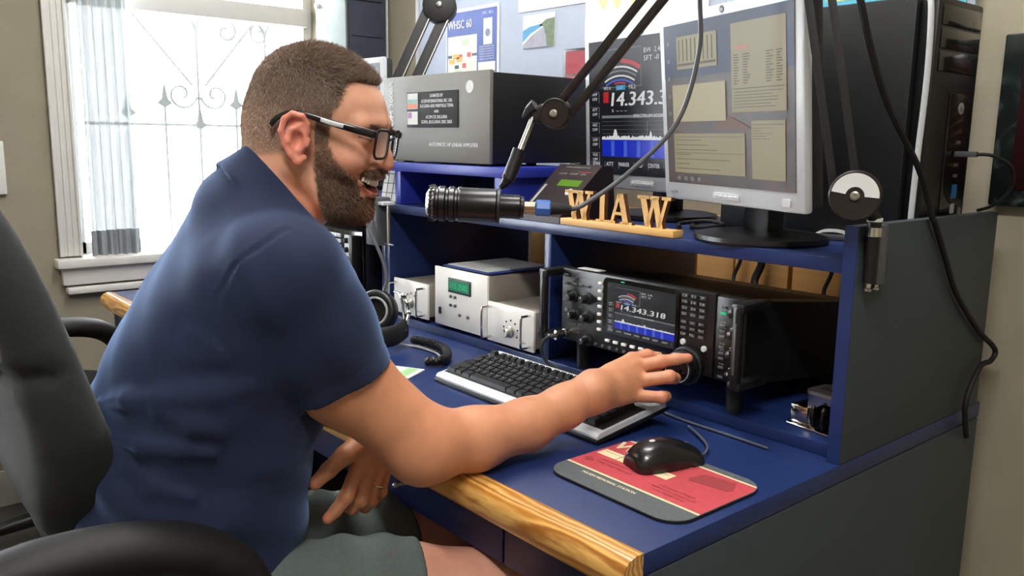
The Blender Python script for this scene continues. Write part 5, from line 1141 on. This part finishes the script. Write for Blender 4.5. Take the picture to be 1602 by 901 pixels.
def hair_dir(P, N, g):
    n = len(P); back = sstep(-P[:, 0], .0, .07)[:, None]; comb = np.array([[.75, 0, .15]])*(1-back)+np.array([[-.1, 0, -1.]])*back; side = sstep(np.abs(P[:, 1]), .045, .07)[:, None]; comb = comb*(1-side)+np.array([[.25, 0, -1.]])*side
    front = sstep(P[:, 0], .05, .09)[:, None]; comb = comb*(1-front)+np.array([[.25, 0, .9]])*front
    a = nz3(N*(.35+.4*sstep(P[:, 2], .05, .11)[:, None])+comb*.75+g.normal(size=(n, 3))*.22); return a, nz3(N*.25+comb+g.normal(size=(n, 3))*.35)
def hair_len(P, g):
    top = sstep(P[:, 2], .05, .11); return (.005+.008*top)*(.6+.7*g.random(len(P)))*np.clip(.45+sstep(P[:, 2], -.03, .04), 0, 1)
def hair_col(P, g):
    n = len(P); t = g.random((n, 1)); c = (lc((88, 72, 62))*(1-t)+lc((160, 138, 120))*t)*(1+1.1*(1-sstep(P[:, 2], -.01, .07))[:, None]*(1-sstep(P[:, 0], .0, .05))[:, None])*(1+.35*sstep(-P[:, 0], -.03, .06)[:, None]); s = (g.random((n, 1)) < .05); return np.where(s, lc((176, 160, 140)), c)  # paler cropped sides; window light from behind is painted in toward the back
M_hair = mat('hair_brown', (70, 56, 46), .5, attr='Col', spec=.3)
def strand_obj(name, sets, lbl):
    V = []; T = []; C_ = []; o_ = 0
    for v, t, c in sets: V.append(h2w(v)-MO); T.append(t+o_); C_.append(c); o_ += len(v)
    o = to_mesh(name, [(np.concatenate(V), np.concatenate(T))], M_hair, man, np.concatenate(C_)); o['kind'] = 'stuff'; return lab(o, lbl)
strand_obj('hair', [strands('hair', hair_mask, 110000, hair_len, .00045, hair_dir, hair_col, 1)], 'short brown hair')
def beard_dir(P, N, g):
    n = len(P); c = np.array([[.45, 0, -.75]]); a = nz3(N*.8+c*.7+g.normal(size=(n, 3))*.3); return a, nz3(N*.3+c+g.normal(size=(n, 3))*.45)
def beard_len(P, g): return (.0045+.005*sstep(-P[:, 2], .03, .08))*(.6+.7*g.random(len(P)))
def beard_col(P, g):
    n = len(P); t = g.random((n, 1)); c = (lc((66, 52, 44))*(1-t)+lc((136, 106, 86))*t)*(1+1.0*sstep(P[:, 2], -.05, .01)[:, None]); r_ = (sstep(P[:, 0], .075, .10)*sstep(-P[:, 2], .05, .075))[:, None]*.5; c = c*(1-r_)+lc((150, 96, 60))*r_; s = g.random((n, 1)) < .04; return np.where(s, lc((170, 150, 130)), c)
def must_mask(v):
    x, y, z = v[:, 0]*1000, np.abs(v[:, 1])*1000, v[:, 2]*1000; return ((x > 90) & (y < 30) & (z < -16-(y/30)**2*4) & (z > -26-(y/30)**2*4))*1.
def brow_mask(v):
    x, y, z = v[:, 0]*1000, np.abs(v[:, 1])*1000, v[:, 2]*1000; return np.exp(-((z-37.5-(y-30)*.04)/2.4)**2)*(y > 9)*(y < 40)*(x > 78)
def brow_dir(P, N, g):
    s = np.sign(P[:, 1])[:, None]*np.array([[0, 1., 0]]); a = nz3(N*.5+s+np.array([[0, 0, .3]])+g.normal(size=(len(P), 3))*.2); return a, nz3(N*.1+s+g.normal(size=(len(P), 3))*.2)
cst = lambda L: (lambda P, g: L*(.6+.7*g.random(len(P))))
strand_obj('beard', [strands('b', beard_mask, 36000, beard_len, .00045, beard_dir, beard_col, 2), strands('m', must_mask, 3500, cst(.0065), .0005, beard_dir, beard_col, 3)], 'trimmed brown beard and moustache')
strand_obj('eyebrows', [strands('e', brow_mask, 1300, cst(.006), .0005, brow_dir, hair_col, 4)], 'brown eyebrows')
# ---------------------------------------------- eyes, teeth, glasses, ring (head frame objects)
H4 = Matrix([[HM[i][0], HM[i][1], HM[i][2], HO[i]-MO[i]] for i in range(3)]+[[0, 0, 0, 1]])
def hobj(o): o.matrix_local = H4; return o
for s in (-1, 1):
    e = hobj(MB().sphere((.086, s*.031, .023), .0122, (1, 1, 1), 20, 14).make('eye', mat('eye_white', (120, 100, 92), .3), man)); MB().lathe((.0975, s*.031, .0228), (1, 0, 0), [(0, .0055), (.0009, .0052), (.0012, .0)], 16).make('iris', mat('iris_brown', (52, 34, 24), .1), e)
tm = MB()
for i in range(-6, 7):
    y = i*.0046; x = .1040-(abs(y)/.027)**2*.0085; z1 = -.0315+(abs(y)/.027)**2*.0035; hgt = .0088-.0006*(abs(i) % 2)-abs(i)*.0005; tm.box(x-.003, x+.0012, y-.0022, y+.0022, z1-hgt, z1, .0008)
hobj(tm.make('teeth', mat('tooth_white', (236, 228, 212), .25), man))
gl = MB(); M_fr = mat('glasses_black', (16, 14, 16), .2, coat=.3)
gx = lambda y: .1160-abs(y)*.11
def lensring(s, k=1.0): return [Vector((gx(u), s*u, v)) for u, v in rrect(.0315-.0205*k, .0315+.0205*k, .0180-.0180*k, .0180+.0180*k, .010, 5)]
for s in (-1, 1): gl.tube(lensring(s), .0017, 8, closed=True, flat=(1, 1.2))
gl.tube([(gx(.009), -.009, .024), (.1185, 0, .0275), (gx(.009), .009, .024)], .0018, 8, sm=4)
for s in (-1, 1): gl.box(gx(.06)-.004, gx(.06)+.003, s*.0555-.005, s*.0555+.005, .026, .034, .001)
G = hobj(gl.make('glasses', M_fr, man)); lab(G, 'black framed glasses')
M_lens = mat('lens', (235, 240, 245), .03, alpha=.16, spec=.8)
for s in (-1, 1):
    lb = MB(); rg2 = lensring(s, .96); lb.bm.faces.new([lb.bm.verts.new(v) for v in rg2]); r3 = bmesh.ops.extrude_face_region(lb.bm, geom=lb.bm.faces[:]); bmesh.ops.translate(lb.bm, vec=(.0012, 0, 0), verts=[v for v in r3['geom'] if isinstance(v, bmesh.types.BMVert)])
    lb.make('lens', M_lens, G, smooth=False)
    tp = [(gx(.06), s*.0625, .030), (.085, s*.0715, .0325), (.055, s*.0775, .035), (.025, s*.0805, .0385), (.006, s*.0815, .0375), (-.010, s*.0795, .028), (-.018, s*.0775, .018)]
    T_ = MB().tube(tp, [.0048, .0045, .004, .0034, .003, .0034, .0036], 10, sm=5, flat=(1.0, .42)).make('temple_arm', M_fr, G)
    if s < 0: lab(MB().tube([(.074, -.0757, .0334), (.060, -.0784, .0344), (.046, -.0805, .0360)], [.0022, .0030, .0022], 8, sm=4, flat=(1, .3)).make('temple_inlay', M_lgrey, T_), 'pale grey inlay')
    MB().box(gx(.06)-.010, gx(.06)-.007, s*.0660, s*.0672, .031, .0325).box(gx(.06)-.015, gx(.06)-.012, s*.0672, s*.0684, .031, .0325).make('hinge_pin', M_chrome, T_)
rgd = (lf[2][0]-lm[2]); rgd /= np.linalg.norm(rgd); rcn = lm[2]+(lf[2][0]-lm[2])*.55-MO; q = Vector(rgd).to_track_quat('Z', 'Y')
MB().tube([Vector(rcn)+q@Vector((.0128*math.cos(i*math.pi/12), .0128*math.sin(i*math.pi/12), 0)) for i in range(24)], .0026, 8, closed=True, flat=(.6, 1.3)).make('wedding_ring', M_chrome, man)
